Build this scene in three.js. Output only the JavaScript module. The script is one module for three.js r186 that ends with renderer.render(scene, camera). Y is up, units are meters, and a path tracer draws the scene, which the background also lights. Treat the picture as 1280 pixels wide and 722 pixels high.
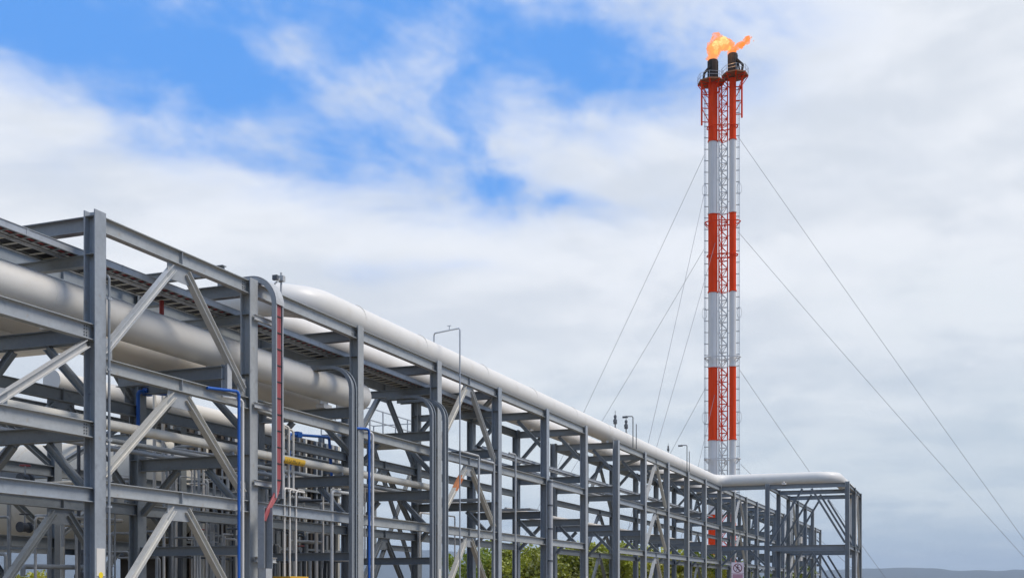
import * as THREE from 'three';
import { mergeGeometries } from 'three/addons/utils/BufferGeometryUtils.js';
import { ImprovedNoise } from 'three/addons/math/ImprovedNoise.js';

// ------------------------------------------------------------------ camera, sky, sun, exposure
const EYE = 1.7, TH = Math.atan(560 / 1430), CT = Math.cos(TH), ST = Math.sin(TH);
const scene = new THREE.Scene();
const camera = new THREE.PerspectiveCamera(2 * Math.atan(361 / 1430) * 180 / Math.PI, 1280 / 722, 0.1, 30000);
camera.position.set(0, EYE, 0);
camera.rotation.y = TH;
camera.setViewOffset(1280, 722, 0, -377, 1280, 722);      // lens shifted up: uprights stay parallel
const renderer = new THREE.WebGLRenderer({ antialias: true });
renderer.setSize(1280, 722);
renderer.toneMapping = THREE.LinearToneMapping;
renderer.toneMappingExposure = 1.3;
renderer.shadowMap.enabled = true;

const SUN = new THREE.Vector3(0.56, 0.82, -0.12).normalize();
const sun = new THREE.DirectionalLight(new THREE.Color(1, 0.92, 0.82), 2.3);
sun.position.copy(SUN).multiplyScalar(300);
sun.castShadow = true; sun.shadow.radius = 45;
Object.assign(sun.shadow.camera, { left: -160, right: 160, top: 160, bottom: -160, near: 1, far: 700 });
scene.add(sun);

const perlin = new ImprovedNoise();
function rng(seed) { let a = seed >>> 0; return () => { a = (a + 0x6D2B79F5) >>> 0; let t = a; t = Math.imul(t ^ (t >>> 15), t | 1); t ^= t + Math.imul(t ^ (t >>> 7), t | 61); return ((t ^ (t >>> 14)) >>> 0) / 4294967296; }; }
const sstep = (a, b, x) => { const t = Math.min(1, Math.max(0, (x - a) / (b - a))); return t * t * (3 - 2 * t); };
const lerp = (a, b, t) => a + (b - a) * t;
function fbm(x, y, z, oct, gain = 0.5) { let s = 0, a = 1, n = 0; for (let i = 0; i < oct; i++) { s += a * perlin.noise(x, y, z); n += a; a *= gain; x = x * 2.03 + 7.1; y = y * 2.03 + 3.7; z = z * 2.03 + 1.3; } return s / n; }

// A broken sheet of cloud under blue air. Directions are in degrees from the middle of the view.
const SKYK = 0.84;
const GAPS = [  // azimuth, elevation, half widths, tilt, how blue
  [-22, 24.6, 7.5, 3.0, -0.1, 0.95], [1.5, 26.2, 9.5, 2.6, -0.08, 1.0], [-12, 27.8, 9, 1.6, 0, 0.45], [-13, 23.4, 12, 3.6, -0.2, 0.56],
  [-3, 21, 7, 2.4, -0.3, 0.4], [10.5, 25, 5, 3.2, 0.5, 0.28], [-12, 20.6, 3.6, 0.9, -0.2, 0.34], [-0.5, 20.4, 3.6, 1.0, -0.12, 0.34], [4, 19, 2.6, 0.9, -0.25, 0.36],
  [-6, 15.2, 2.8, 0.8, -0.1, 0.3], [7.5, 24, 4, 1.8, 0.1, 0.4], [-23, 31, 16, 3, 0, 0.7], [2, 31, 14, 3, 0, 0.7],
];
{
  const W = 4096, H = 2048, data = new Float32Array(W * H * 4);
  for (let j = 0; j < H; j++) {
    const el = ((j + 0.5) / H - 0.5) * Math.PI, y = Math.sin(el), ce = Math.cos(el), eld = el * 180 / Math.PI;
    for (let i = 0; i < W; i++) {
      const o = (j * W + i) * 4;
      data[o + 3] = 1;
      if (eld < -1.5) { data[o] = 0.25; data[o + 1] = 0.28; data[o + 2] = 0.30; continue; }
      const ph = ((i + 0.5) / W - 0.5) * 2 * Math.PI, x = Math.cos(ph) * ce, z = Math.sin(ph) * ce;
      const r = x * CT - z * ST, f = -x * ST - z * CT, az = Math.atan2(r, f) * 180 / Math.PI;
      // cloud plane coordinates
      const k = 1 / (Math.max(y, 0) + 0.16), px = r * k, pz = f * k;
      const wx = fbm(px * 1.1, pz * 1.1, 4.2, 4), wz = fbm(px * 1.1 + 9, pz * 1.1, 1.2, 4);
      const big = fbm(px * 0.42 + wx * 0.5 + 3.1, pz * 0.42, 8.3, 3);
      const mid = fbm(px * 2.4 + wx * 1.2, pz * 3.4 + wz * 1.2, 2.7, 6, 0.58);
      const ax = px * 0.86 + pz * 0.5, bx = -px * 0.5 + pz * 0.86;
      const wisp = fbm(ax * 4.2 + wx * 2.4, bx * 6.2 + wz * 2.8, 6.1, 6, 0.6), puff = fbm(az * 0.16 + wx * 1.5, eld * 0.3 + wz * 1.5, 3.3, 6, 0.6);
      let gap = 0;
      if (Math.abs(az) < 60 && eld < 45) {
        const az2 = az + 7 * wx + 4 * mid, el2 = eld + 3.6 * wz + 2.2 * mid;
        for (const [ga, ge, sa, se, tilt, amt] of GAPS) {
          const da = az2 - ga, de = el2 - ge, u = (da * Math.cos(tilt) + de * Math.sin(tilt)) / sa, v = (-da * Math.sin(tilt) + de * Math.cos(tilt)) / se, q = u * u + v * v;
          if (q < 9) gap += amt * Math.exp(-q * 0.9);
        }
      }
      gap = Math.min(gap, 1.1);
      const far = sstep(26, 40, Math.max(Math.abs(az), eld + 2));
      const open = lerp(gap, 0.42 + big * 1.9, far);
      let c = 1.02 - open * 0.9 + mid * 0.35 * (0.2 + Math.min(open, 0.7)) + (wisp * 0.75 + puff * (1 - far) * 1.1) * Math.min(open + 0.06, 0.75);
      c = sstep(-0.08, 1.08, c);
      // shade of the cloud: thick parts greyer, and blue-grey low down
      const band = fbm(az * 0.05 + mid * 0.5, eld * 0.24 + wz, 5.5, 5, 0.55), low = sstep(16, 2.0, eld + 6.0 * band + 0.045 * Math.max(-20, Math.min(20, -az)));
      let th = 0.36 + 1.0 * mid + 1.1 * band + 0.8 * puff * (1 - far);
      th = sstep(0.0, 1.0, th);
      const cr = lerp(lerp(0.83, 0.665, th), lerp(0.67, 0.48, th), low), cg = lerp(lerp(0.86, 0.715, th), lerp(0.745, 0.58, th), low), cb = lerp(lerp(0.91, 0.79, th), lerp(0.80, 0.68, th), low);
      const up = sstep(0, 60, eld);
      let br = lerp(0.135, 0.075, up), bg = lerp(0.38, 0.27, up), bb = lerp(0.88, 0.76, up);
      const hz = sstep(14, 0, eld); br = lerp(br, 0.42, hz); bg = lerp(bg, 0.55, hz); bb = lerp(bb, 0.70, hz);
      data[o] = lerp(br, cr, c); data[o + 1] = lerp(bg, cg, c); data[o + 2] = lerp(bb, cb, c);
      const hb = sstep(4.2, 0.3, eld + band * 2.2);                       // air near the horizon
      data[o] = lerp(data[o], 0.40, hb * 0.75); data[o + 1] = lerp(data[o + 1], 0.54, hb * 0.75); data[o + 2] = lerp(data[o + 2], 0.69, hb * 0.75);
      for (let e = 0; e < 3; e++) data[o + e] *= SKYK;
    }
  }
  const sky = new THREE.DataTexture(data, W, H, THREE.RGBAFormat, THREE.FloatType);
  sky.mapping = THREE.EquirectangularReflectionMapping; sky.magFilter = THREE.LinearFilter; sky.minFilter = THREE.LinearFilter; sky.needsUpdate = true;
  scene.background = sky; scene.environment = sky; 
}

// ------------------------------------------------------------------ helpers
const P3 = (X, Y, D) => new THREE.Vector3(X, Y + EYE, -D);          // X across, Y above the eye, D away along the rack
const used = new Map();
function numbered(n) { const k = used.get(n) ?? 0; used.set(n, k + 1); return k ? n + '_' + String(k).padStart(3, '0') : n; }
function tag(o, label, category, group) { o.userData = { label, category }; if (group) o.userData.group = group; return o; }
function thing(name, label, category, pos, group) {
  const g = new THREE.Group(); g.name = numbered(name); g.position.copy(pos); scene.add(g);
  return tag(g, label, category, group);
}
const shadow = (m) => { m.castShadow = m.receiveShadow = true; return m; };
function part(parent, name, geo, mat, pos, stuff) {
  const m = shadow(new THREE.Mesh(geo, mat)); m.name = name;
  if (pos) m.position.copy(pos);
  if (stuff) m.userData.kind = 'stuff';
  parent.add(m); return m;
}
function solo(name, label, category, geo, mat, pos, group) {
  const m = shadow(new THREE.Mesh(geo, mat)); m.name = numbered(name); if (pos) m.position.copy(pos); scene.add(m);
  return tag(m, label, category, group);
}
// flat-faced builder
class Build {
  constructor() { this.p = []; this.n = []; this.u = []; }
  quad(a, b, c, d, us = 1, vs = 1) {
    const e1 = b.clone().sub(a), e2 = d.clone().sub(a), n = e1.clone().cross(e2).normalize(), lu = e1.length() * us, lv = e2.length() * vs;
    const uv = [[0, 0], [lu, 0], [lu, lv], [0, lv]], v = [a, b, c, d], h = ((a.x * 7.3 + a.y * 3.1 + a.z * 1.7) % 5);
    for (const i of [0, 1, 2, 0, 2, 3]) { this.p.push(v[i].x, v[i].y, v[i].z); this.n.push(n.x, n.y, n.z); this.u.push(uv[i][0] + h, uv[i][1] + h * 0.6); }
  }
  box(w, h, d, cx = 0, cy = 0, cz = 0) {
    const q = (x, y, z) => new THREE.Vector3(cx + x * w / 2, cy + y * h / 2, cz + z * d / 2);
    this.quad(q(-1, -1, 1), q(1, -1, 1), q(1, 1, 1), q(-1, 1, 1)); this.quad(q(1, -1, -1), q(-1, -1, -1), q(-1, 1, -1), q(1, 1, -1));
    this.quad(q(1, -1, 1), q(1, -1, -1), q(1, 1, -1), q(1, 1, 1)); this.quad(q(-1, -1, -1), q(-1, -1, 1), q(-1, 1, 1), q(-1, 1, -1));
    this.quad(q(-1, 1, 1), q(1, 1, 1), q(1, 1, -1), q(-1, 1, -1)); this.quad(q(-1, -1, -1), q(1, -1, -1), q(1, -1, 1), q(-1, -1, 1));
    return this;
  }
  geo() {
    const g = new THREE.BufferGeometry();
    g.setAttribute('position', new THREE.BufferAttribute(new Float32Array(this.p), 3)); g.setAttribute('normal', new THREE.BufferAttribute(new Float32Array(this.n), 3)); g.setAttribute('uv', new THREE.BufferAttribute(new Float32Array(this.u), 2));
    return g;
  }
}
const cache = new Map();
const memo = (k, f) => { if (!cache.has(k)) cache.set(k, f()); return cache.get(k); };
const boxG = (w, h, d) => memo('b' + [w, h, d].map((v) => v.toFixed(3)), () => new Build().box(w, h, d).geo());
const cylG = (r, h, n = 12, r2 = r) => memo('c' + [r, h, n, r2], () => new THREE.CylinderGeometry(r2, r, h, n));
// rolled steel I section: [height, flange width, flange thickness, web thickness], length along z, web along y
function ibG(s, L) {
  L = Math.round(L * 100) / 100;
  return memo('i' + s + L, () => {
    const [h, b, tf, tw] = s, B = new Build(), r = 0.012;
    const o = [[-b / 2, -h / 2], [b / 2, -h / 2], [b / 2, -h / 2 + tf], [tw / 2 + r, -h / 2 + tf], [tw / 2, -h / 2 + tf + r], [tw / 2, h / 2 - tf - r], [tw / 2 + r, h / 2 - tf], [b / 2, h / 2 - tf], [b / 2, h / 2], [-b / 2, h / 2], [-b / 2, h / 2 - tf], [-tw / 2 - r, h / 2 - tf], [-tw / 2, h / 2 - tf - r], [-tw / 2, -h / 2 + tf + r], [-tw / 2 - r, -h / 2 + tf], [-b / 2, -h / 2 + tf]];
    for (let i = 0; i < o.length; i++) {
      const a = o[i], c = o[(i + 1) % o.length], v = (q, z) => new THREE.Vector3(q[0], q[1], z * L / 2);
      B.quad(v(a, 1), v(a, -1), v(c, -1), v(c, 1));
    }
    for (const z of [1, -1]) for (const [x0, x1, y0, y1] of [[-b / 2, b / 2, h / 2 - tf, h / 2], [-b / 2, b / 2, -h / 2, -h / 2 + tf], [-tw / 2, tw / 2, -h / 2 + tf, h / 2 - tf]]) {
      const q = (x, y) => new THREE.Vector3(x, y, z * L / 2);
      if (z > 0) B.quad(q(x0, y0), q(x1, y0), q(x1, y1), q(x0, y1)); else B.quad(q(x1, y0), q(x0, y0), q(x0, y1), q(x1, y1));
    }
    return B.geo();
  });
}
// a member from a to b (world points) hung in thing T; web lies in the plane of the axis and `up`
const RM = rng(9);
function member(T, name, a, b, geoOf, mat0, up = new THREE.Vector3(0, 1, 0)) {
  const vs = TONES.get(mat0), mat = vs ? vs[Math.floor(RM() * vs.length)] : mat0;
  const d = b.clone().sub(a), L = d.length(); d.normalize();
  const x = up.clone().cross(d).normalize(), y = d.clone().cross(x);
  const m = part(T, name, typeof geoOf === 'function' ? geoOf(L) : ibG(geoOf, L), mat);
  m.quaternion.setFromRotationMatrix(new THREE.Matrix4().makeBasis(x, y, d));
  m.position.copy(a).add(b).multiplyScalar(0.5).sub(T.isGroup ? T.position : new THREE.Vector3());
  return m;
}
// rounded polyline: straight runs joined by arcs of radius R
function bendPath(pts, RR, seg = 8) {
  const out = [pts[0].clone()];
  for (let i = 1; i < pts.length - 1; i++) {
    const R = Array.isArray(RR) ? RR[i - 1] : RR, a = pts[i - 1].clone().sub(pts[i]).normalize(), b = pts[i + 1].clone().sub(pts[i]).normalize(), ang = Math.acos(THREE.MathUtils.clamp(a.dot(b), -1, 1)), t = R / Math.tan(ang / 2);
    const c = pts[i].clone().add(a.clone().add(b).normalize().multiplyScalar(R / Math.sin(ang / 2))), s = pts[i].clone().addScaledVector(a, t).sub(c), e = pts[i].clone().addScaledVector(b, t).sub(c), w = Math.PI - ang;
    for (let k = 0; k <= seg; k++) { const f = k / seg; out.push(c.clone().addScaledVector(s, Math.sin((1 - f) * w) / Math.sin(w)).addScaledVector(e, Math.sin(f * w) / Math.sin(w))); }
  }
  out.push(pts[pts.length - 1].clone()); return out;
}
// round tube along a polyline, smooth, uv in metres; caps: 0 none, 1 flat, 2 dished
function tubeG(path, r, N = 16, cap0 = 1, cap1 = 1) {
  const P = [], Nn = [], U = [], I = [], T = path.map((p, i) => (path[Math.min(i + 1, path.length - 1)].clone().sub(path[Math.max(i - 1, 0)])).normalize());
  let nrm = Math.abs(T[0].y) < 0.9 ? new THREE.Vector3(0, 1, 0) : new THREE.Vector3(1, 0, 0), len = 0, rings = 0;
  const ring = (c, t, rr, u, tilt) => {
    nrm.addScaledVector(t, -nrm.dot(t)).normalize(); const b = t.clone().cross(nrm);
    for (let k = 0; k <= N; k++) {
      const a = k / N * 2 * Math.PI, dx = nrm.clone().multiplyScalar(Math.cos(a)).addScaledVector(b, Math.sin(a)), nn = dx.clone().multiplyScalar(Math.cos(tilt)).addScaledVector(t, Math.sin(tilt));
      P.push(c.x + dx.x * rr, c.y + dx.y * rr, c.z + dx.z * rr); Nn.push(nn.x, nn.y, nn.z); U.push(u, a * r);
    }
    if (rings++) for (let k = 0; k < N; k++) { const q = (rings - 2) * (N + 1) + k; I.push(q, q + 1, q + N + 1, q + 1, q + N + 2, q + N + 1); }
  };
  const cap = (c, t, kind, s) => {
    const st = kind === 2 ? [[1, 0], [0.92, 0.3], [0.7, 0.62], [0.4, 0.88], [0.001, 1.57]] : [[1, 1.57], [0.001, 1.57]];
    const dep = kind === 2 ? [0, 0.18, 0.34, 0.43, 0.47] : [0, 0];
    const list = st.map(([f, tl], i) => [f, tl, dep[i]]); if (s < 0) list.reverse();
    for (const [f, tl, d] of list) ring(c.clone().addScaledVector(t, s * d * r), t, r * f, len, s * tl);
  };
  if (cap0) cap(path[0], T[0], cap0, -1);
  path.forEach((p, i) => {
    if (i) { const d = p.distanceTo(path[i - 1]), m = Math.max(1, Math.min(12, Math.floor(d / 4))); len += d; }
    ring(p, T[i], r, len, 0);
  });
  if (cap1) cap(path[path.length - 1], T[path.length - 1], cap1, 1);
  const g = new THREE.BufferGeometry();
  g.setAttribute('position', new THREE.BufferAttribute(new Float32Array(P), 3)); g.setAttribute('normal', new THREE.BufferAttribute(new Float32Array(Nn), 3)); g.setAttribute('uv', new THREE.BufferAttribute(new Float32Array(U), 2)); g.setIndex(I);
  return g;
}
// flat bar swept along a path whose bends share one binormal
function barG(path, bin, t, w) {
  const B = new Build(), R = path.map((p, i) => {
    const tn = path[Math.min(i + 1, path.length - 1)].clone().sub(path[Math.max(i - 1, 0)]).normalize(), n = tn.clone().cross(bin).normalize();
    return [[-1, -1], [1, -1], [1, 1], [-1, 1]].map(([a, b]) => p.clone().addScaledVector(n, a * t / 2).addScaledVector(bin, b * w / 2));
  });
  for (let i = 0; i + 1 < R.length; i++) for (let k = 0; k < 4; k++) B.quad(R[i][k], R[i][(k + 1) % 4], R[i + 1][(k + 1) % 4], R[i + 1][k]);
  B.quad(R[0][3], R[0][2], R[0][1], R[0][0]); const e = R[R.length - 1]; B.quad(e[0], e[1], e[2], e[3]);
  return B.geo();
}

// ------------------------------------------------------------------ materials
function tex(n, size, f, rep = 1) {   // one-channel-ish colour multiplier texture
  const d = new Uint8Array(n * n * 4);
  for (let j = 0; j < n; j++) for (let i = 0; i < n; i++) { const c = f(i / n, j / n), o = (j * n + i) * 4; for (let k = 0; k < 3; k++) d[o + k] = Math.max(0, Math.min(255, 255 * (c.length ? c[k] : c))); d[o + 3] = 255; }
  const t = new THREE.DataTexture(d, n, n, THREE.RGBAFormat); t.wrapS = t.wrapT = THREE.RepeatWrapping; t.magFilter = THREE.LinearFilter; t.minFilter = THREE.LinearMipmapLinearFilter; t.generateMipmaps = true; t.repeat.set(rep / size, rep / size); t.needsUpdate = true; return t;
}
// tileable noise on a torus-ish blend
function tn(u, v, s, z, oct) { const g = (a, b) => fbm(a * s, b * s, z, oct); return (g(u, v) * (1 - u) + g(u - 1, v) * u) * (1 - v) + (g(u, v - 1) * (1 - u) + g(u - 1, v - 1) * u) * v; }
const steelMap = tex(512, 3.2, (u, v) => { const a = tn(u, v, 5, 1.5, 4), b = tn(u, v, 40, 7.5, 3), s = tn(u * 0.999, v, 14, 3.3, 2), q = 0.86 + a * 0.30 + b * 0.18 + Math.max(0, s - 0.2) * -0.7, k = Math.max(0, tn(u, v, 11, 5.9, 3) - 0.2); return [q * (1 - k * 0.3), q * (1.0 + a * 0.02 - k * 0.9), q * (1.0 + a * 0.05 - k * 1.5)]; });
const pipeMap = tex(512, 5, (u, v) => { const a = tn(u, v, 4, 2.5, 4), b = tn(u, v, 30, 4.5, 3), d = Math.max(0, tn(u, v, 9, 8.8, 3) - 0.14); const q = 0.94 + a * 0.1 + b * 0.04 - d * 0.2; return [q, q * (1 - d * 0.12), q * (1 - d * 0.3)]; });
const roughMap = tex(256, 2.1, (u, v) => 0.75 + tn(u, v, 8, 6.2, 4) * 0.6);
const std = (rgb, o = {}) => { const m = new THREE.MeshStandardMaterial({ roughness: 0.6, metalness: 0, ...o }); m.color.setRGB(...rgb); return m; };
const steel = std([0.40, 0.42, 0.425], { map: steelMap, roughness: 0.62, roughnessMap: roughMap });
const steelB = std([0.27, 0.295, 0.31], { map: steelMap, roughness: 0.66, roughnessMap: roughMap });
const steelW = std([0.60, 0.595, 0.56], { map: steelMap, roughness: 0.55, roughnessMap: roughMap });
const steelL = std([0.52, 0.53, 0.52], { map: steelMap, roughness: 0.6 });
const TONES = new Map([steel, steelB, steelW].map((m) => [m, [m, ...[[0.9, 0.93, 0.97], [1.08, 1.07, 1.04], [1.0, 0.98, 0.93]].map((k) => { const c = m.clone(); c.color.setRGB(m.color.r * k[0], m.color.g * k[1], m.color.b * k[2]); return c; })]]));
const darkSteel = std([0.12, 0.13, 0.14], { map: steelMap, roughness: 0.65 });
const galv = std([0.50, 0.52, 0.53], { map: steelMap, roughness: 0.45, metalness: 0.35 });
const white = std([0.77, 0.74, 0.67], { map: pipeMap, roughness: 0.62, roughnessMap: roughMap });
const white2 = std([0.74, 0.70, 0.63], { map: pipeMap, roughness: 0.65, roughnessMap: roughMap });
const cream = std([0.70, 0.67, 0.58], { map: pipeMap, roughness: 0.5 });
const blueP = std([0.018, 0.12, 0.47], { map: pipeMap, roughness: 0.4 });
const redC = std([0.42, 0.10, 0.10], { roughness: 0.5 });
const redDark = std([0.30, 0.035, 0.03], { roughness: 0.6 });
const black = std([0.025, 0.025, 0.028], { roughness: 0.6 });
const yellow = std([0.80, 0.46, 0.02], { map: pipeMap, roughness: 0.5 });
const stackMap = tex(256, 1, (u, v) => { const st = tn(u, v * 0.08 + 0.3, 26, 4.4, 3), b = tn(u, v, 5, 7.7, 4), g = Math.max(0, tn(u, v * 0.15 + 0.2, 12, 9.9, 3) - 0.1), q = 0.97 + st * 0.22 + b * 0.14 - g * 0.6; return [q, q * (1 - g * 0.15), q * (1 - g * 0.3)]; });
const coat = (rgb) => { const m = new THREE.MeshPhysicalMaterial({ map: stackMap, roughness: 0.7, specularIntensity: 0.35 }); m.color.setRGB(...rgb); return m; };
const stackRed = coat([0.84, 0.064, 0.009]);
const stackWhite = coat([0.72, 0.715, 0.69]);
const burnt = std([0.03, 0.028, 0.028], { map: steelMap, roughness: 0.8 });
const rustDeck = std([0.33, 0.15, 0.07], { map: steelMap, roughness: 0.8 });
const tank = std([0.66, 0.62, 0.52], { map: pipeMap, roughness: 0.55 });
const brown = std([0.09, 0.075, 0.06], { map: steelMap, roughness: 0.75 });

// ------------------------------------------------------------------ ground and hills
{
  const gm = std([0.22, 0.175, 0.115], { roughness: 0.95 });
  gm.map = tex(512, 6, (u, v) => { const a = tn(u, v, 6, 1.1, 4), b = tn(u, v, 60, 9.1, 3); return 0.85 + a * 0.3 + b * 0.35; });
  const g = new THREE.PlaneGeometry(40000, 40000, 4, 4); g.rotateX(-Math.PI / 2); const uv = g.attributes.uv; for (let i = 0; i < uv.count; i++) uv.setXY(i, uv.getX(i) * 40000, uv.getY(i) * 40000);
  const m = part(scene, 'ground', g, gm); m.userData.kind = 'structure';
  // hills: a ridge that runs right round the far side of the bay
  const prof = [[-70, 150], [-40, 165], [-24, 190], [-21, 205], [-17, 255], [-13, 225], [-9, 222], [-5, 215], [-2.6, 212], [-1, 195], [2, 140], [8, 95], [11, 100], [14, 98], [17.2, 112], [18.5, 118], [20, 112], [21.5, 102], [23, 98], [26, 104], [40, 140], [70, 150]];
  const hAt = (a) => { for (let i = 0; i + 1 < prof.length; i++) if (a <= prof[i + 1][0]) { const t = sstep(0, 1, (a - prof[i][0]) / (prof[i + 1][0] - prof[i][0])); return lerp(prof[i][1], prof[i + 1][1], t); } return 150; };
  const NA = 360, NR = 9, p = [], idx = [];
  for (let i = 0; i <= NA; i++) for (let j = 0; j <= NR; j++) {
    const ad = -70 + 140 * i / NA, a = ad * Math.PI / 180, rr = 11500 + j * 420, sh = Math.sin(Math.PI * Math.min(1, j / NR)) , h = Math.max(-5, hAt(ad) * sh * (rr / 6000) + (j ? 32 * fbm(ad * 0.8, j * 0.7, 2.2, 4) * sh : 0));
    const r = Math.sin(a) * rr, f = Math.cos(a) * rr;
    p.push(r * CT - f * ST, h, -(f * CT + r * ST));
    if (i && j) { const q = i * (NR + 1) + j, w = q - NR - 1; idx.push(w - 1, w, q, w - 1, q, q - 1); }
  }
  const hg = new THREE.BufferGeometry(); hg.setAttribute('position', new THREE.BufferAttribute(new Float32Array(p), 3)); hg.setIndex(idx); hg.computeVertexNormals();
  const hm = std([0.045, 0.062, 0.06], { roughness: 0.95, side: THREE.DoubleSide });
  const h = part(scene, 'hills', hg, hm); h.userData.kind = 'structure';
}
scene.fog = new THREE.FogExp2(new THREE.Color(0.74, 0.86, 1.0), 0.00006);

// ------------------------------------------------------------------ pipe racks
const A = -18.14, Bx = -21.9, D0 = 20.55, DN = (n) => D0 + 6 * n;
const COL = [0.32, 0.36, 0.03, 0.02], BM = [0.36, 0.20, 0.02, 0.014], BMs = [0.32, 0.20, 0.02, 0.014], XB = [0.34, 0.22, 0.02, 0.014], XS = [0.26, 0.18, 0.018, 0.012], BR = [0.17, 0.17, 0.018, 0.013], KN = [0.16, 0.16, 0.016, 0.012];
const UX = new THREE.Vector3(1, 0, 0), UY = new THREE.Vector3(0, 1, 0), UZ = new THREE.Vector3(0, 0, 1);
const T_TOP = 8.46, T_B = 5.27, T_C = 2.46;                       // tops of the long beams
const boltsG = memo('bolts', () => { const l = []; for (const [y, z] of [[0.1, 0], [0.035, 0], [-0.035, 0], [-0.1, 0], [0.1, 0.07], [0.035, 0.07], [-0.035, 0.07], [-0.1, 0.07]]) { const c = new THREE.CylinderGeometry(0.018, 0.018, 0.034, 6); c.rotateZ(Math.PI / 2); c.translate(0, y, z); l.push(c); } return mergeGeometries(l); });
function column(T, X, D, top, mat = steel, flangeX = true) {
  member(T, 'column', P3(X, -EYE, D), P3(X, top, D), COL, mat, flangeX ? UX : UZ);
}
function longBeam(T, X, Da, Db, top, sec, mat = steel) { return member(T, 'long_beam', P3(X, top - sec[0] / 2, Da + 0.02), P3(X, top - sec[0] / 2, Db - 0.02), sec, mat); }
function crossBeam(T, Xa, Xb, D, top, sec, mat = steel) { return member(T, 'cross_beam', P3(Xa, top - sec[0] / 2, D), P3(Xb, top - sec[0] / 2, D), sec, mat); }
// inverted V of heavy braces between two columns of one row, under a long beam
function chevron(T, X, Da, Db, yTop, yFoot, mat = steel, mark) {
  const m = (Da + Db) / 2, h = yTop - 0.12;
  member(T, 'diagonal_brace', P3(X, yFoot + 0.18, Da + 0.3), P3(X, h, m - 0.26), BR, mat === steel ? steelW : mat);
  member(T, 'diagonal_brace', P3(X, h, m + 0.26), P3(X, yFoot + 0.18, Db - 0.3), BR, mat === steel ? steelW : mat);
  part(T, 'gusset_plate', boxG(0.02, 0.42, 0.95), mat, P3(X, yTop - 0.2, m).sub(T.position));
  for (const [d, s] of [[Da, 1], [Db, -1]]) part(T, 'gusset_plate', boxG(0.02, 0.45, 0.38), mat, P3(X, yFoot + 0.26, d + s * 0.36).sub(T.position));
  part(T, 'stiffener', boxG(0.19, 0.31, 0.016), mat, P3(X, yTop + 0.18, m).sub(T.position));
}
function knees(T, Xa, Xb, D, yUnder, mat = steel, drop = 1.22) {     // short braces from a cross beam down to both columns
  const m = (Xa + Xb) / 2, s = Math.sign(Xb - Xa), w = 0.5;
  member(T, 'knee_brace', P3(m - s * w, yUnder - 0.02, D), P3(Xa + s * 0.17, yUnder - drop, D), KN, mat);
  member(T, 'knee_brace', P3(m + s * w, yUnder - 0.02, D), P3(Xb - s * 0.17, yUnder - drop, D), KN, mat);
}
const CHEV = new Set([0, 3, 8, 13, 18]);
function rackBlock(T, n0, n1, near) {
  for (let n = n0; n <= n1; n++) {
    const D = DN(n);
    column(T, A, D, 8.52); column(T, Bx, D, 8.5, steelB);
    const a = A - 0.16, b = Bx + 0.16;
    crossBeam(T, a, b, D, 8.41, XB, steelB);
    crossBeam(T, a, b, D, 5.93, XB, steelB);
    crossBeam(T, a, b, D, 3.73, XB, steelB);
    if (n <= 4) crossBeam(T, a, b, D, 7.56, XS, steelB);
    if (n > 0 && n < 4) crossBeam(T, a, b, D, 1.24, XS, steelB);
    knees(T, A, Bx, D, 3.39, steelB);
    if (n <= 3) knees(T, A, Bx, D, 5.59, steelB);
    if (n >= 4) knees(T, A, Bx, D, 8.07, steelB, 1.3);
    for (const y of [8.41, 7.56, 5.93, 3.73]) for (const X of [A, Bx]) if (n < 5) part(T, 'stiffener', boxG(0.255, 0.014, 0.33), steelB, P3(X, y - 0.02, D).sub(T.position));
    if (n === n1) continue;
    const E = DN(n + 1), p = D + 0.02, q = E - 0.02;
    if (n >= 0) {
      longBeam(T, A, p, q, T_TOP, BM); longBeam(T, A, p, q, T_B, BMs); longBeam(T, A, p, q, T_C, BMs);
      if (n < 5) for (const [y, h] of [[T_TOP, 0.36], [T_B, 0.32], [T_C, 0.32]]) {
        part(T, 'bolt_group', boltsG, darkSteel, P3(A + 0.005, y - h / 2, D + 0.32).sub(T.position), true); part(T, 'bolt_group', boltsG, darkSteel, P3(A + 0.005, y - h / 2, E - 0.25).sub(T.position), true);
      }
    } else {
      longBeam(T, A, p, q, 5.96, BM); longBeam(T, A, p, q, 3.78, BM); longBeam(T, A, p, q, 2.3, BMs);
      part(T, 'bolt_group', boltsG, darkSteel, P3(A + 0.005, 5.79, E - 0.28).sub(T.position), true); part(T, 'bolt_group', boltsG, darkSteel, P3(A + 0.005, 3.6, E - 0.28).sub(T.position), true);
      const m = (D + E) / 2;
      member(T, 'diagonal_brace', P3(A, 3.86, m + 0.2), P3(A, 5.5, E - 0.28), BR, steelW); member(T, 'diagonal_brace', P3(A, 3.86, m - 0.2), P3(A, 5.5, D + 0.28), BR, steelW);
      part(T, 'gusset_plate', boxG(0.02, 0.4, 0.9), steel, P3(A, 3.92, m).sub(T.position));
    }
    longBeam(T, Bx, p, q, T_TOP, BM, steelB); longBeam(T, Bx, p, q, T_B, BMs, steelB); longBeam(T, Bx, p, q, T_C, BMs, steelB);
    if (CHEV.has(n)) for (const X of [A, Bx]) {
      const mt = X === A ? steel : steelB;
      chevron(T, X, D, E, T_TOP - 0.36, T_B, mt); chevron(T, X, D, E, T_B - 0.32, T_C, mt); chevron(T, X, D, E, T_C - 0.32, -0.9, mt);
    }
    // flat bracing under the top level and a run of walkway grating on the third
    if (n >= 4 && n % 2 === 0) member(T, 'plan_brace', P3(A - 0.2, 8.2, D + 0.2), P3(Bx + 0.2, 8.2, E - 0.2), KN, steelB);
    if (n >= 4 && n < 7) part(T, 'grating', gratingG(), galv, P3((A + Bx) / 2, 3.77, D - 0.8).sub(T.position), true);
  }
}
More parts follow.
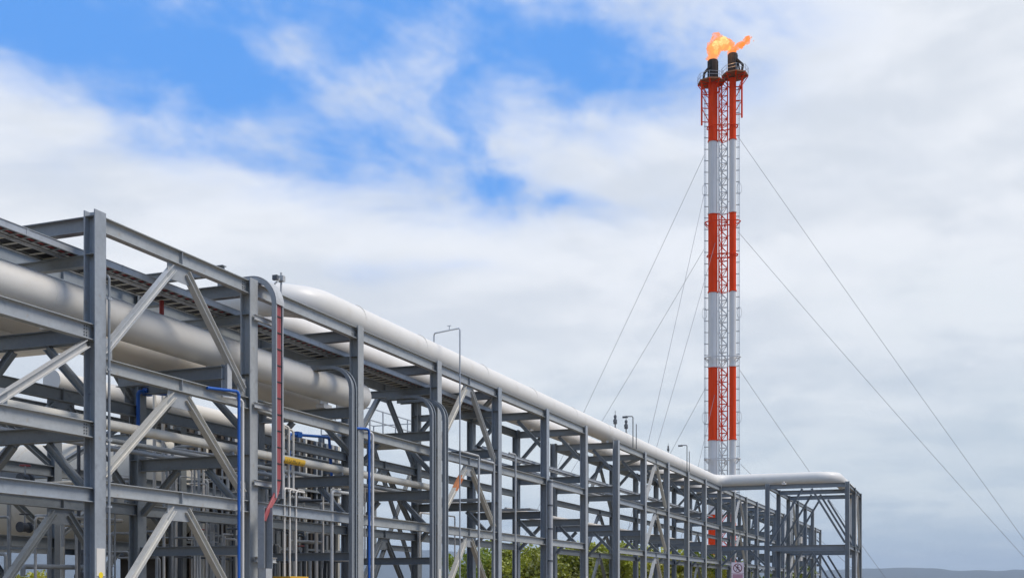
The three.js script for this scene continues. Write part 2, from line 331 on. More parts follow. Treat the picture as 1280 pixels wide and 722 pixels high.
function gratingG() { return memo('grate', () => { const B = new Build(); for (let i = 0; i < 9; i++) B.box(3.3, 0.04, 0.03, 0, 0, -0.57 + i * 0.143); for (const x of [-1.65, -0.8, 0, 0.8, 1.65]) B.box(0.03, 0.045, 1.2, x, 0.002, 0); return B.geo(); }); }
const rackA = thing('pipe_rack', 'near grey steel pipe rack with tall front columns and large V braces at the left', 'pipe rack', P3(A, -EYE, D0));
rackBlock(rackA, -2, 6, true);
const rackC = thing('pipe_rack', 'far block of the grey pipe rack, in front of the flare stack foot', 'pipe rack', P3(A, -EYE, DN(7)));
rackBlock(rackC, 7, 24, false);
for (let i = 0; i < 1; i++) {   // pieces of the near rack only
  const T = rackA, at = (X, Y, D) => P3(X, Y, D).sub(T.position);
  // cross beam with its short post on the second level, next to the second column
  crossBeam(T, -18.25, Bx + 0.16, 25.55, 5.97, XB, steelB);
  member(T, 'post', P3(-18.2, T_B, 25.6), P3(-18.2, 6.02, 25.6), [0.2, 0.2, 0.02, 0.014], steelL, UX);
  // beam ends that stand above the top level at the second column
  crossBeam(T, A - 0.3, Bx, DN(1) - 0.7, 8.75, XS, steelB);
  // brackets reaching out from the second column to the drop tray
  for (const y of [7.52, 5.13, 3.02, 0.92]) { member(T, 'bracket', P3(A + 0.24, y - 0.07, DN(1) - 0.1), P3(A + 0.24, y - 0.07, DN(1) + 0.95), [0.15, 0.09, 0.012, 0.01], steelL); }
  // orange primer on a brace, rust on a column, white tags at the column feet
  const f = (t) => P3(A, lerp(T_C + 0.18, T_B - 0.44, t), lerp(DN(3) + 0.3, DN(3) + 2.74, t));
  member(T, 'orange_wrap', f(0.58), f(0.82), [0.176, 0.176, 0.022, 0.017], std([0.62, 0.24, 0.10], { map: steelMap, roughness: 0.7 }));
  for (const [n, h] of [[0, 0.62], [3, 0.5], [5, 0.4], [6, 0.4]]) {
    const s = part(T, 'column_tag', boxG(0.006, h, n ? 0.16 : 0.27), white, at(A + 0.165, n ? 0.55 : 0.64, DN(n)));
    if (!n) { const c = part(s, 'sticker', new THREE.CylinderGeometry(0.07, 0.07, 0.006, 20).rotateZ(Math.PI / 2), std([0.9, 0.68, 0.02]), new THREE.Vector3(0.004, -0.29, 0)); }
  }
}

// branch rack that turns off to the right at the far corner
const J1 = -14.3, J2 = -8.15, rackJ = thing('pipe_rack', 'branch of the pipe rack turning right at the far corner under the bent white pipe', 'pipe rack', P3(J2, -EYE, DN(12)));
for (let n = 12; n <= 17; n++) {
  const D = DN(n), T = rackJ;
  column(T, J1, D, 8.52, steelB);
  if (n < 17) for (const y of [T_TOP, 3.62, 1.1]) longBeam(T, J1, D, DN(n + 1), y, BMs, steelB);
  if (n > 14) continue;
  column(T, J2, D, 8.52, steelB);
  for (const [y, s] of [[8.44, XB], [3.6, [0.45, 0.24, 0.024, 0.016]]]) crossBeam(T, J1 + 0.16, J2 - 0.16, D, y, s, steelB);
  const m = (J1 + J2) / 2;
  for (const s of [-1, 1]) {
    member(T, 'diagonal_brace', P3(m + s * 0.35, 8.05, D), P3(m + s * 2.9, 3.75, D), KN, steelB);
    member(T, 'diagonal_brace', P3(m + s * 0.35, 3.1, D), P3(m + s * 2.9, -1.2, D), KN, steelB);
  }
  if (n < 14) { for (const y of [T_TOP, 3.62]) longBeam(T, J2, D, DN(n + 1), y, BMs, steelB); if (n === 13) { chevron(T, J2, D, DN(n + 1), T_TOP - 0.32, 3.62, steel); chevron(T, J2, D, DN(n + 1), 3.3, -1.2, steel); } }
}
for (const y of [8.44, 3.6]) crossBeam(rackJ, A + 0.17, J1 - 0.16, DN(12), y, XB, steelB);
knees(rackJ, A, J1, DN(12), 3.26, steelB);
chevron(rackJ, J1, DN(14), DN(15), T_TOP - 0.32, 3.62, steel); chevron(rackJ, J1, DN(14), DN(15), 3.3, 0.2, steel);

// ------------------------------------------------------------------ large pipes
function bigPipe(name, label, pts, r, R, mat, { cap0 = 1, cap1 = 1, N = 40, shoes = [], seams = [], seg = 14 } = {}) {
  const T = thing(name, label, 'pipe', pts[0].clone()), o = T.position, path = bendPath(pts, R, seg).map((p) => p.sub(o));
  part(T, 'pipe_wall', tubeG(path, r, N, cap0, cap1), mat);
  for (const [X, Y, D] of shoes) { part(T, 'pipe_shoe', memo('shoe' + r, () => new Build().box(0.3, 0.14, 0.5).box(0.03, 0.2, 0.5, 0, 0.1).geo()), white2, P3(X, Y, D).sub(o)); }
  for (const [X, Y, D, d] of seams) { const c = part(T, 'seam_band', memo('seam' + r, () => new THREE.CylinderGeometry(r + 0.004, r + 0.004, 0.035, N, 1)), mat, P3(X, Y, D).sub(o)); if (d === 'x') c.rotation.z = Math.PI / 2; else c.rotation.x = Math.PI / 2; }
  return T;
}
const sh = (X, Y, a, b) => { const l = []; for (let n = a; n <= b; n++) l.push([X, Y, DN(n)]); return l; };
bigPipe('large_pipe', 'large pale pipe with a domed end on the second level of the near rack', [P3(-19.35, 6.68, 3), P3(-19.35, 6.68, 34.9)], 0.475, 1, white, { cap1: 2, shoes: sh(-19.35, 6.0, 0, 2).concat([[-19.35, 6.0, 33.6]]), seams: [[-19.35, 6.68, 20.2], [-19.35, 6.68, 33.9], [-19.35, 6.68, 27.4]] });
bigPipe('large_pipe', 'second large pale pipe half hidden behind the domed one on the near rack', [P3(-20.95, 6.5, 3), P3(-20.95, 6.5, 34.6)], 0.45, 0.7, white2, { cap1: 2, shoes: sh(-20.95, 6.0, 0, 2) });
bigPipe('large_pipe', 'long white pipe along the top edge of the rack, bending right at its end', [P3(-46, 8.97, 30.1), P3(-18.8, 8.97, 30.1), P3(-18.8, 9.0, 94.0), P3(-9.2, 9.0, 94.0), P3(-9.2, 9.0, 108.5), P3(-9.2, 3, 108.5)], 0.5, 1.5, white, { N: 48, shoes: sh(-18.8, 8.48, 2, 11).concat([[-13, 8.48, DN(12)], [-9.2, 8.48, DN(13)], [-9.2, 8.48, DN(14)]]), seams: [33.5, 38.2, 44.1, 50, 56, 62, 68, 74, 80, 86].map((d) => [-18.8, 9, d]) });
bigPipe('large_pipe', 'second large white pipe on the top level, behind the outer one', [P3(-46, 8.93, 32.2), P3(-21.15, 8.93, 32.2), P3(-21.15, 8.93, 166), P3(-21.15, 3, 166)], 0.43, 1.1, white2, { N: 40, shoes: sh(-21.15, 8.46, 2, 23) });
{ const T = bigPipe('service_pipe', 'slim cream pipe with a yellow marker band running low through the near rack', [P3(-18.8, 3.93, 4), P3(-18.8, 3.93, 39.3)], 0.125, 0.25, cream, { N: 24, shoes: [] });
  const lab = part(T, 'marker_band', new THREE.CylinderGeometry(0.127, 0.127, 1.15, 24, 1, true, 0.1, 2.0), new THREE.MeshStandardMaterial({ roughness: 0.5, map: tex(128, 1, (u, v) => { const k = perlin.noise(u * 3, v * 22, 1.4) > 0.12 && Math.abs(u - 0.5) < 0.1 * 2.2 ? 0.45 : 1; return [0.82 * k, 0.5 * k, 0.05]; }) }), P3(-18.8, 3.93, 29.75).sub(T.position)); lab.rotation.x = Math.PI / 2;
  for (const n of [0, 1, 2]) part(T, 'pipe_clamp', boxG(0.3, 0.1, 0.08), galv, P3(-18.8, 3.78, DN(n)).sub(T.position)); }
bigPipe('large_pipe', 'pale pipe with a bent end behind the near rack, above the white verticals', [P3(-25, 6.2, 26.5), P3(-25, 6.2, 37.6)], 0.33, 0.5, white, { cap1: 2, N: 32 });
bigPipe('service_pipe', 'grey pipe lying along the third level at the left edge', [P3(-18.75, 3.92, 6), P3(-18.75, 3.92, 20.2)].map((p) => p.add(new THREE.Vector3(-0.55, 0, 0))), 0.1, 0.2, steelL, { N: 16 });
bigPipe('service_pipe', 'thin white pipe crossing the left end of the rack below the third level', [P3(-18.4, 2.5, 20.95), P3(-30, 2.5, 20.95)], 0.045, 0.1, white, { N: 12 });
bigPipe('rail_pipe', 'thin grey rail low along the back row of the near rack', [P3(-21.4, 1.12, 26.2), P3(-21.4, 1.12, 38.4)], 0.04, 0.1, steelL, { N: 10 });

// ------------------------------------------------------------------ cable trays
function ladderTray(name, label, X0, X1, Y, Da, Db, { h = 0.13, group, gap = 0.3, cables, rm = steelL } = {}) {
  const T = thing(name, label, 'cable tray', P3((X0 + X1) / 2, Y, Da), group), o = T.position, w = Math.abs(X1 - X0), xm = (X0 + X1) / 2, n = Math.floor((Db - Da) / 3);
  for (let i = 0; i < n; i++) for (const X of [X0, X1]) {
    const L = 3 - 0.012;
    part(T, 'side_rail', memo('rail' + h, () => new Build().box(0.012, h, L).box(0.05, 0.012, L, 0, h / 2 - 0.006).box(0.05, 0.012, L, 0, -h / 2 + 0.006).geo()), galv, P3(X, Y + h / 2, Da + 3 * i + 1.5).sub(o));
    part(T, 'splice_plate', boxG(0.03, h + 0.015, 0.08), galv, P3(X, Y + h / 2, Da + 3 * i).sub(o));
  }
  for (let d = 0.15; d < n * 3; d += gap) part(T, 'rung', boxG(w - 0.05, 0.025, 0.04), rm, P3(xm, Y + 0.03, Da + d).sub(o));
  if (cables) for (const [f, r, m, lab] of cables) solo('cable_run', lab, 'cable', tubeG(bendPath([P3(lerp(X0, X1, f), Y + 0.045 + r, Da), P3(lerp(X0, X1, f), Y + 0.045 + r, Da + n * 3)], 1), r, 8), m);
  return T;
}
const t1 = 'front cable tray with red cables on the upper level of the near rack';
ladderTray('cable_tray', 'outer ladder cable tray with red cables high behind the front columns', -18.58, -19.02, 7.58, 4, 46, { h: 0.16, rm: steelB, cables: [[0.3, 0.05, redDark, 'dark red cable in the outer high tray, nearer the front'], [0.62, 0.045, redDark, 'dark red cable in the outer high tray, second from the front'], [0.46, 0.05, black, 'black cable in the middle of the outer high tray'], [0.8, 0.05, black, 'black cable at the back of the outer high tray'], [0.12, 0.04, black, 'black cable against the front rail of the outer high tray']] });
ladderTray('cable_tray', 'inner ladder cable tray with black cables beside the outer one', -19.12, -19.66, 7.58, 4, 46, { h: 0.07, gap: 0.4, rm: cream, cables: [[0.15, 0.05, black, 'black cable in the inner high tray, against its front rail'], [0.52, 0.06, black, 'black cable along the middle of the inner high tray'], [0.86, 0.05, black, 'black cable against the back rail of the inner high tray'], [0.35, 0.06, black, 'thick black cable in the inner high tray'], [0.7, 0.05, black, 'black cable at the far side of the inner high tray']] });
ladderTray('cable_tray', 'light cable tray on the second level from the fifth column to the rack corner', -18.65, -19.1, 5.95, DN(4) - 0.3, DN(12), { h: 0.12, gap: 0.6, cables: [[0.5, 0.05, black, 'black cable in the second-level tray of the far racks']] });
ladderTray('cable_tray', 'inner light tray on the second level of the far racks', -20.2, -20.8, 5.95, DN(4) - 0.3, DN(12), { h: 0.1, gap: 0.6 });

// trays that arch out over the front edge and drop to the ground
function dropTray(label, D, w, Ytop, Xout, Yend, mat, red) {
  const T = thing('drop_tray', label, 'cable tray', P3(Xout, Yend, D)), o = T.position, loc = (p) => p.sub(o);
  const path = (off) => bendPath([P3(-19.4, Ytop + off, D), P3(Xout + off, Ytop + off, D), P3(Xout + off, Yend, D)], 0.75 + off, 12).map(loc);
  for (const s of [-1, 1]) {
    const q = path(0).map((p) => p.clone().add(new THREE.Vector3(0, 0, s * w / 2)));
    part(T, 'side_rail', barG(q, UZ, red ? 0.13 : 0.1, 0.016), mat);
    for (const e of [-1, 1]) part(T, 'rail_lip', barG(path(e * (red ? 0.065 : 0.05)).map((p) => p.clone().add(new THREE.Vector3(0, 0, s * (w / 2 - 0.02)))), UZ, 0.012, 0.05), mat);
  }
  const L = Ytop - 0.75 - Yend;
  for (let y = 0.15; y < L; y += 0.3) part(T, 'rung', boxG(0.03, 0.045, w - 0.02), mat, new THREE.Vector3(-0.03, y, 0));
  if (!red) part(T, 'cover', barG(path(0.0), UZ, 0.006, w - 0.03), mat);
  if (red) { part(T, 'bend_cover', barG(path(0.085).slice(0, -1), UZ, 0.008, w + 0.03), steelL); for (let y = 0.5; y < L - 0.3; y += 0.45) part(T, 'cable_strap', boxG(0.02, 0.03, w - 0.06), black, new THREE.Vector3(0.045, y, 0)); }
  return T;
}
dropTray('arched cable tray carrying the red cables down beside the second front column', 27.05, 0.36, 8.62, -17.55, 2.55, steel, true);
for (let i = 0; i < 3; i++) { const z = 27.05 - 0.075 + i * 0.075; solo('cable_run', ['left', 'middle', 'right'][i] + ' one of three red cables in the drop tray beside the second column', 'cable', tubeG(bendPath([P3(-19.4, 8.61, z), P3(-17.54, 8.61, z), P3(-17.54, 2.75, z), P3(-17.56, 2.2, 26.6 + (i - 1) * 0.05), P3(-17.6, 1.9, 26.45 + (i - 1) * 0.05)], [0.74, 0.9, 0.3], 10), 0.037, 8), redC, undefined, 'red cables in the drop tray'); }
{ const T = thing('riser_trunking', 'upright grey cable trunking below the red cables at the second column', 'trunking', P3(-17.55, 0.6, 26.45));
  for (const s of [-1, 1]) part(T, 'side_wall', boxG(0.2, 1.66, 0.015), steel, new THREE.Vector3(0, 0.83, s * 0.2));
  part(T, 'back_plate', boxG(0.015, 1.66, 0.38), darkSteel, new THREE.Vector3(-0.09, 0.83, 0)); part(T, 'foot', boxG(0.24, 2.3, 0.3), steelL, new THREE.Vector3(0, -1.15, 0)); }
dropTray('arched empty cable tray dropping just before the third front column', 31.35, 0.3, 6.98, -17.6, -1.6, steelB, false);
dropTray('arched cable tray dropping left of the fourth front column', 37.15, 0.3, 6.98, -17.6, -1.6, steelB, false);
dropTray('arched cable tray dropping right of the fourth front column', 38.0, 0.3, 6.98, -17.5, -1.6, steelB, false);

// ------------------------------------------------------------------ small pipes on the front face
function run(name, label, pts, r, mat, R = 0.12, category = 'pipe', group, N = 12) {
  const o = pts[0].clone(), m = solo(name, label, category, tubeG(bendPath(pts, R, 6).map((p) => p.sub(o)), r, N), mat, o, group); return m;
}
run('drop_pipe', 'blue pipe dropping down the front just left of the second column', [P3(-18.05, 5.22, 24.55), P3(-17.85, 5.29, 25.66), P3(-17.85, -1.6, 25.66)], 0.042, blueP);
run('drop_pipe', 'white pipe beside the blue one left of the second column', [P3(-18.05, 5.10, 25.2), P3(-17.87, 5.10, 25.86), P3(-17.87, -1.6, 25.86)], 0.04, white);
run('drop_pipe', 'blue pipe dropping down the front just right of the third column', [P3(-18.0, 5.2, 32.3), P3(-17.85, 5.24, 32.86), P3(-17.85, -1.6, 32.86)], 0.042, blueP);
run('drop_pipe', 'white pipe beside the blue one right of the third column', [P3(-18.0, 5.12, 32.75), P3(-17.85, 5.16, 33.1), P3(-17.85, -1.6, 33.1)], 0.045, white);
run('water_pipe', 'thin blue pipe running level through the rack beside the slim cream pipe', [P3(-22.25, 4.04, 18), P3(-22.25, 4.04, 30)], 0.045, blueP);
{ const T = thing('water_pipe', 'blue upright pipe with a valve behind the first V brace', 'pipe', P3(-21.6, 4.04, 26.2)), o = T.position;
  part(T, 'pipe_wall', tubeG(bendPath([P3(-21.6, 4.04, 26.2), P3(-21.6, 5.62, 26.2), P3(-21.6, 5.75, 27.55)], 0.12, 6).map((p) => p.sub(o)), 0.055, 12), blueP);
  part(T, 'valve', new Build().box(0.16, 0.2, 0.24).geo(), blueP, P3(-21.6, 5.66, 26.6).sub(o)); part(T, 'hand_wheel', new THREE.TorusGeometry(0.09, 0.015, 6, 16).rotateX(Math.PI / 2), blueP, P3(-21.6, 5.82, 26.6).sub(o)); }
{ const T = thing('water_pipe', 'blue pipe bent over with a valve in front of the ribbed housing', 'pipe', P3(-22.6, 4.2, 35.6)), o = T.position;
  part(T, 'pipe_wall', tubeG(bendPath([P3(-22.6, 3.9, 35.6), P3(-22.6, 5.66, 35.6), P3(-22.6, 5.9, 38.4), P3(-22.6, 4.4, 38.6)], 0.14, 6).map((p) => p.sub(o)), 0.055, 12), blueP);
  part(T, 'valve', new Build().box(0.16, 0.2, 0.3).geo(), blueP, P3(-22.6, 5.72, 36.2).sub(o)); }
run('conduit', 'thin grey conduit clipped to the right side of the first column', [P3(-18.3, 7.12, 20.8), P3(-17.93, 7.12, 20.77), P3(-17.93, -1.6, 20.77)], 0.03, steelB, 0.08);
{ const T = thing('conduit', 'wide grey conduit on the sixth front column with ring clamps', 'conduit', P3(-17.88, -1.6, DN(5))), o = T.position;
  part(T, 'pipe_wall', tubeG([P3(-17.86, -1.6, DN(5)), P3(-17.86, 5.2, DN(5))].map((p) => p.sub(o)), 0.11, 16), steelL);
  for (const y of [5.1, 4.0, 2.9, 1.4]) part(T, 'clamp', cylG(0.135, 0.06, 16), darkSteel, P3(-17.86, y, DN(5)).sub(o)); }
for (const [n, y] of [[0, 5.0], [0, 3.4], [0, 1.9], [0, 6.6]]) part(rackA, 'conduit_clamp', boxG(0.05, 0.05, 0.12), galv, P3(-17.93, y, 20.78).sub(rackA.position));
// vents that rise over the top pipe
{ const T = thing('vent_pipe', 'thin grey vent bent over the top white pipe near the fourth column', 'vent pipe', P3(-17.45, -1.6, 39.2)), o = T.position;
  part(T, 'pipe_wall', tubeG(bendPath([P3(-17.45, -1.6, 39.2), P3(-17.45, 9.83, 39.2), P3(-18.9, 9.92, 40.0), P3(-18.9, 9.4, 40.0)], 0.1, 6).map((p) => p.sub(o)), 0.028, 10), galv);
  part(T, 'valve_stem', cylG(0.015, 0.14, 8), galv, P3(-18.0, 9.95, 39.45).sub(o)); part(T, 'handle', boxG(0.16, 0.02, 0.03), galv, P3(-18.0, 10.02, 39.45).sub(o)); }
function tubeDrop(label, D, Y, back, X = -17.65, r = 0.045, to = -1.6) { run('tube', label, [P3(X - 0.1, Y + 0.02, D - back), P3(X, Y, D), P3(X, to, D)], r, steelL, 0.09, 'tube'); }
tubeDrop('grey tube bent at the top between the fourth and fifth columns, first of three', 41.48, 5.3, 1.6);
tubeDrop('grey tube bent at the top just left of the fifth column', 43.06, 5.18, 1.2);
tubeDrop('grey tube standing between the fifth and sixth columns, capped by a short bend', 45.48, 5.8, 0.5, -17.65, 0.04);
for (const [i, d] of [0, 0.28, 0.62].entries()) run('tube', ['first', 'second', 'third'][i] + ' of three white tubes with bent tops below the slim cream pipe', [P3(-18.1, 2.95 - i * 0.02, 28.25 + d + 0.45), P3(-18.1, 2.95 - i * 0.02, 28.25 + d), P3(-18.1, -1.6, 28.25 + d)], 0.028, white2, 0.08, 'tube');
run('tube', 'stout grey tube with a bent top between the second and third columns', [P3(-18.15, 3.1, 32.3), P3(-18.15, 3.08, 31.0), P3(-18.15, -1.6, 31.0)], 0.055, steelL, 0.12, 'tube');
for (const [i, d] of [0, 0.3, 0.55].entries()) run('tube', ['first', 'second', 'third'][i] + ' slim white tube hanging behind the brackets right of the second column', [P3(-19.4, 5.2 - i * 0.08, 29.3 + d), P3(-19.0, 5.05 - i * 0.08, 29.6 + d), P3(-19.0, 3.0, 29.6 + d)], 0.035, white, 0.1, 'tube');
for (const [i, [d, x]] of [[27.2, -22.6], [27.9, -22.4], [28.3, -22.4]].entries()) run('tube', ['white tube rising from the pale bent pipe, left one', 'white tube rising from the pale bent pipe, middle one', 'white tube rising from the pale bent pipe, right one'][i], [P3(x, 3.0, d), P3(x, 6.0, d)], 0.05, white, 0.1, 'tube');
function frameTube(label, Da, Db, Y, X) { run('bent_tube', label, [P3(X, 1.2, Da), P3(X, Y, Da), P3(X, Y + 0.05, Db), P3(X, 1.2, Db)], 0.03, white2, 0.08, 'tube frame'); }
frameTube('white bent tube frame inside the rack left of the fourth column', 34.6, 37.6, 3.9, -20.6);
frameTube('low white bent tube frame behind the fifth column', 41, 44.4, 3.1, -20.0);
// instruments on the top pipe
function gauge(label, D, X, lamp) {
  const T = thing('instrument_post', label, 'instrument post', P3(X, 8.46, D)), o = T.position;
  part(T, 'post', tubeG(bendPath([P3(X, 8.46, D), P3(X, 10.3, D), P3(X - 0.4, 10.31, D - 0.1)].map((p) => p.sub(o)), 0.08, 5), 0.03, 10), darkSteel);
  part(T, 'second_post', cylG(0.025, 1.5, 8), darkSteel, P3(X, 9.2, D + 0.75).sub(o));
  part(T, 'lamp_head', new Build().box(0.3, 0.1, 0.16).geo(), darkSteel, P3(X - 0.45, 10.27, D - 0.1).sub(o));
}
gauge('dark instrument post with a hooked lamp above the top pipe, the nearer of two', 65.6, -18.0); gauge('dark instrument post with a hooked lamp above the top pipe, the farther of two', 80.0, -18.0);
function valveOn(label, X, Y, D, s) {
  const T = thing('relief_valve', label, 'valve', P3(X, Y, D)), k = s;
  part(T, 'body', new THREE.LatheGeometry([[0.001, 0], [0.09, 0], [0.09, 0.06], [0.04, 0.08], [0.04, 0.3], [0.13, 0.34], [0.13, 0.62], [0.06, 0.7], [0.1, 0.76], [0.1, 0.9], [0.02, 0.98], [0.02, 1.25], [0.001, 1.25]].map(([a, b]) => new THREE.Vector2(a * k, b * k)), 14), darkSteel);
  part(T, 'outlet', cylG(0.06 * k, 0.3 * k, 10), darkSteel, new THREE.Vector3(0, 0.5 * k, 0.2 * k)).rotation.x = Math.PI / 2;
}
valveOn('small dark relief valve on the top white pipe, left of the nearer lamp post', -18.8, 9.48, 64.6, 0.85); valveOn('small dark relief valve on the top white pipe, right beside the nearer lamp post', -18.7, 9.46, 66.6, 0.85); valveOn('small dark valve on the top pipe below a guy wire', -18.75, 9.44, 77.5, 0.6);
{ const T = thing('floodlight', 'small grey floodlight on a bracket above the arched tray', 'floodlight', P3(-18.5, 8.5, 28.7)); part(T, 'stem', cylG(0.03, 0.8, 8), steelL, new THREE.Vector3(0, 0.4, 0)); part(T, 'head', new Build().box(0.2, 0.16, 0.14).geo(), steelL, new THREE.Vector3(0, 0.62, 0)); const a = part(T, 'arm', boxG(0.04, 0.04, 0.36), steelL, new THREE.Vector3(0, 0.5, 0.2)); a.rotation.x = 0.7; part(T, 'lens', new Build().box(0.16, 0.14, 0.1).geo(), darkSteel, new THREE.Vector3(0, 0.58, 0.3)); }
for (const [i, [X, ya, yb, D]] of [[-19.4, 7.56, 7.12, 24.45], [-20.4, 8.4, 8.02, 27.4], [-20.4, 8.4, 8.02, 27.75]].entries()) run('cable_drop', ['short red cable dropping from the tray onto the large pipe', 'short red cable hanging under the top level left of the second column', 'second short red cable hanging under the top level left of the second column'][i], [P3(X, ya, D), P3(X, yb, D)], 0.06, redDark, 0.1, 'cable');

// ------------------------------------------------------------------ plant behind the near rack
{
  const X1 = -25.5, X2 = -29.6, T = thing('steel_framework', 'grey steel process frame standing behind the near pipe rack', 'steel frame', P3(X1, -EYE, D0));
  for (let n = -1; n <= 4; n++) {
    const D = DN(n) + 0.6;
    for (const X of [X1, X2]) member(T, 'column', P3(X, -EYE, D), P3(X, 5.75, D), [0.3, 0.3, 0.025, 0.018], steelB, UX);
    for (const y of [5.6, 3.75, 1.6]) crossBeam(T, X1 - 0.15, X2 + 0.15, D, y, XB, steelB);
    if (n === 4) continue;
    const E = D + 6;
    for (const X of [X1, X2]) for (const y of [5.6, 3.75, 1.6]) longBeam(T, X, D, E, y, BMs, steelB);
    for (const X of [X1]) {
      for (const [yt, yb] of [[5.28, 3.75], [3.43, 1.6], [1.28, -1.5]]) if (n < 2) { const m = (D + E) / 2; member(T, 'diagonal_brace', P3(X, yb + 0.1, D + 0.25), P3(X, yt, m - 0.2), KN, steelB); member(T, 'diagonal_brace', P3(X, yt, m + 0.2), P3(X, yb + 0.1, E - 0.25), KN, steelB); }
    }
  }
}
function ladder(label, X, D, y0, y1) {
  const T = thing('ladder', label, 'ladder', P3(X, y0, D));
  for (const s of [-1, 1]) part(T, 'stile', boxG(0.05, y1 - y0, 0.02), galv, new THREE.Vector3(0, (y1 - y0) / 2, s * 0.22));
  for (let y = 0.2; y < y1 - y0; y += 0.3) part(T, 'rung', boxG(0.03, 0.03, 0.42), galv, new THREE.Vector3(0, y, 0));
}
ladder('dark upright ladder just right of the first front column, behind the rack', -22.6, 26.2, -1.6, 2.3);
ladder('upright ladder behind the V brace between the second row columns', -22.8, 31.4, -1.6, 2.2);
{ // ribbed housing
  const X = -26.8, Da = 33.6, Db = 46.5, top = 6.7, T = thing('ribbed_housing', 'brown plant housing with pale upright ribs behind the near rack', 'plant housing', P3(X, -EYE, (Da + Db) / 2)), o = T.position;
  part(T, 'wall', boxG(1.6, top + EYE, Db - Da), brown, P3(X - 0.9, (top - EYE) / 2, (Da + Db) / 2).sub(o));
  const R = rng(5); for (let d = Da + 0.2; d < Db; d += 0.42 + R() * 0.16) part(T, 'rib', boxG(0.14, top + EYE - 0.1, 0.09 + R() * 0.1), [steelB, steelL, steelB, brown, cream][Math.floor(R() * 5)], P3(X, (top - EYE) / 2, d).sub(o));
  for (const y of [1.8, 4.4]) part(T, 'girt', boxG(0.2, 0.1, Db - Da), steelB, P3(X + 0.04, y, (Da + Db) / 2).sub(o));
}
function tubeBank(label, X, Da, Db, seed, lo, hi) {
  const R = rng(seed), T = thing('tube_bank', label, 'tube bank', P3(X, -EYE, Da)), o = T.position;
  for (let d = Da; d < Db; d += 0.2 + R() * 0.28) { const y = lo + R() * (hi - lo), r = 0.022 + R() * 0.03, x = X + (R() - 0.5) * 0.9; part(T, 'tube', tubeG(bendPath([P3(x, -1.6, d), P3(x, y, d), P3(x - 0.4 - R() * 0.5, y + 0.02, d + (R() - 0.5) * 0.6)], 0.09, 4).map((p) => p.sub(o)), r, 8), [galv, steelL, steelB, white2, darkSteel][Math.floor(R() * 5)]); }
  for (const y of [-0.3, 1.1, 2.3]) part(T, 'support_bar', boxG(0.06, 0.06, Db - Da), darkSteel, P3(X - 0.5, y, (Da + Db) / 2).sub(o));
  for (let d = Da + 0.4; d < Db; d += 1.9) part(T, 'support_post', boxG(0.1, 4.4, 0.1), darkSteel, P3(X - 0.56, 0.5, d).sub(o));
}
tubeBank('bank of thin upright pipes behind the right half of the first V brace', -23.2, 28.6, 33.5, 21, 1.6, 4.2); tubeBank('bank of thin upright pipes behind the red cable tray and third column', -23.6, 34, 39, 22, 1.2, 3.8);
{ // horizontal vessel up on legs
  const T = thing('vessel', 'big cream horizontal vessel raised behind the left end of the rack', 'vessel', P3(-33, 3.4, 33.6)), o = T.position;
  part(T, 'shell', tubeG([P3(-44, 3.55, 33.6), P3(-26.6, 3.55, 33.6)].map((p) => p.sub(o)), 1.9, 48, 2, 2), tank);
  for (const X of [-29, -38]) { part(T, 'saddle', new Build().box(0.5, 1.2, 3.0).geo(), darkSteel, P3(X, 1.9, 33.6).sub(o)); for (const s of [-1, 1]) part(T, 'leg', boxG(0.35, 3.2, 0.35), darkSteel, P3(X, -0.1, 33.6 + s * 1.3).sub(o)); }
  part(T, 'nozzle', cylG(0.3, 0.7, 20), tank, P3(-30.5, 5.7, 33.6).sub(o));
  for (const X of [-27.6, -32, -36]) { const b = part(T, 'seam_band', memo('vb', () => new THREE.CylinderGeometry(1.91, 1.91, 0.12, 48, 1)), tank, P3(X, 3.55, 33.6).sub(o)); b.rotation.z = Math.PI / 2; }
}
{ // access platform
  const T = thing('access_platform', 'steel access platform with handrails behind the third and fourth columns', 'platform', P3(-26, -EYE, 50)), o = T.position;
  const Da = 47.2, Db = 52.4, Xa = -25.6, Xb = -28.2, Y = 7.4;
  part(T, 'deck', boxG(2.6, 0.16, Db - Da), steelB, P3((Xa + Xb) / 2, Y - 0.08, (Da + Db) / 2).sub(o));
  for (const X of [Xa, Xb]) { for (const D of [Da, Db]) member(T, 'column', P3(X, -EYE, D), P3(X, Y - 0.16, D), [0.22, 0.22, 0.02, 0.014], steelB, UX); for (const h of [0.55, 1.1]) member(T, 'handrail', P3(X, Y + h, Da), P3(X, Y + h, Db), (L) => boxG(0.045, 0.045, L), galv); for (let d = Da; d <= Db + 0.01; d += 1.3) part(T, 'rail_post', boxG(0.05, 1.1, 0.05), galv, P3(X, Y + 0.55, d).sub(o)); }
  for (const D of [Da, Db]) for (const h of [0.55, 1.1]) member(T, 'handrail', P3(Xa, Y + h, D), P3(Xb, Y + h, D), (L) => boxG(0.045, 0.045, L), galv);
  for (const [a, b] of [[Da, Db], [Db, Da]]) member(T, 'diagonal_brace', P3(Xa, 0, a), P3(Xa, Y - 0.2, b), KN, steelB);
  for (const y of [5, 2.2]) longBeam(T, Xa, Da, Db, y, XS, steelB);
}
for (const [i, [X, Y, r, m, a, b, l]] of [[-20.2, 3.83, 0.07, steelB, 8, 44, 'grey pipe on the third level, behind the slim cream pipe'], [-20.8, 3.85, 0.09, white2, 33, 56, 'white pipe on the third level, in the middle of the near rack'], [-21.3, 3.84, 0.07, galv, 8, 62, 'silver pipe on the third level against the back row'], [-21.6, 6.08, 0.1, steelL, 36, 93, 'grey pipe on the second level along the back row'], [-19.9, 3.84, 0.09, white2, 50, 150, 'white pipe on the third level of the far rack'], [-20.6, 6.1, 0.08, galv, 50, 150, 'silver pipe on the second level of the far rack']].entries()) bigPipe('rack_pipe', l, [P3(X, Y, a), P3(X, Y, b)], r, 0.2, m, { N: 14 });
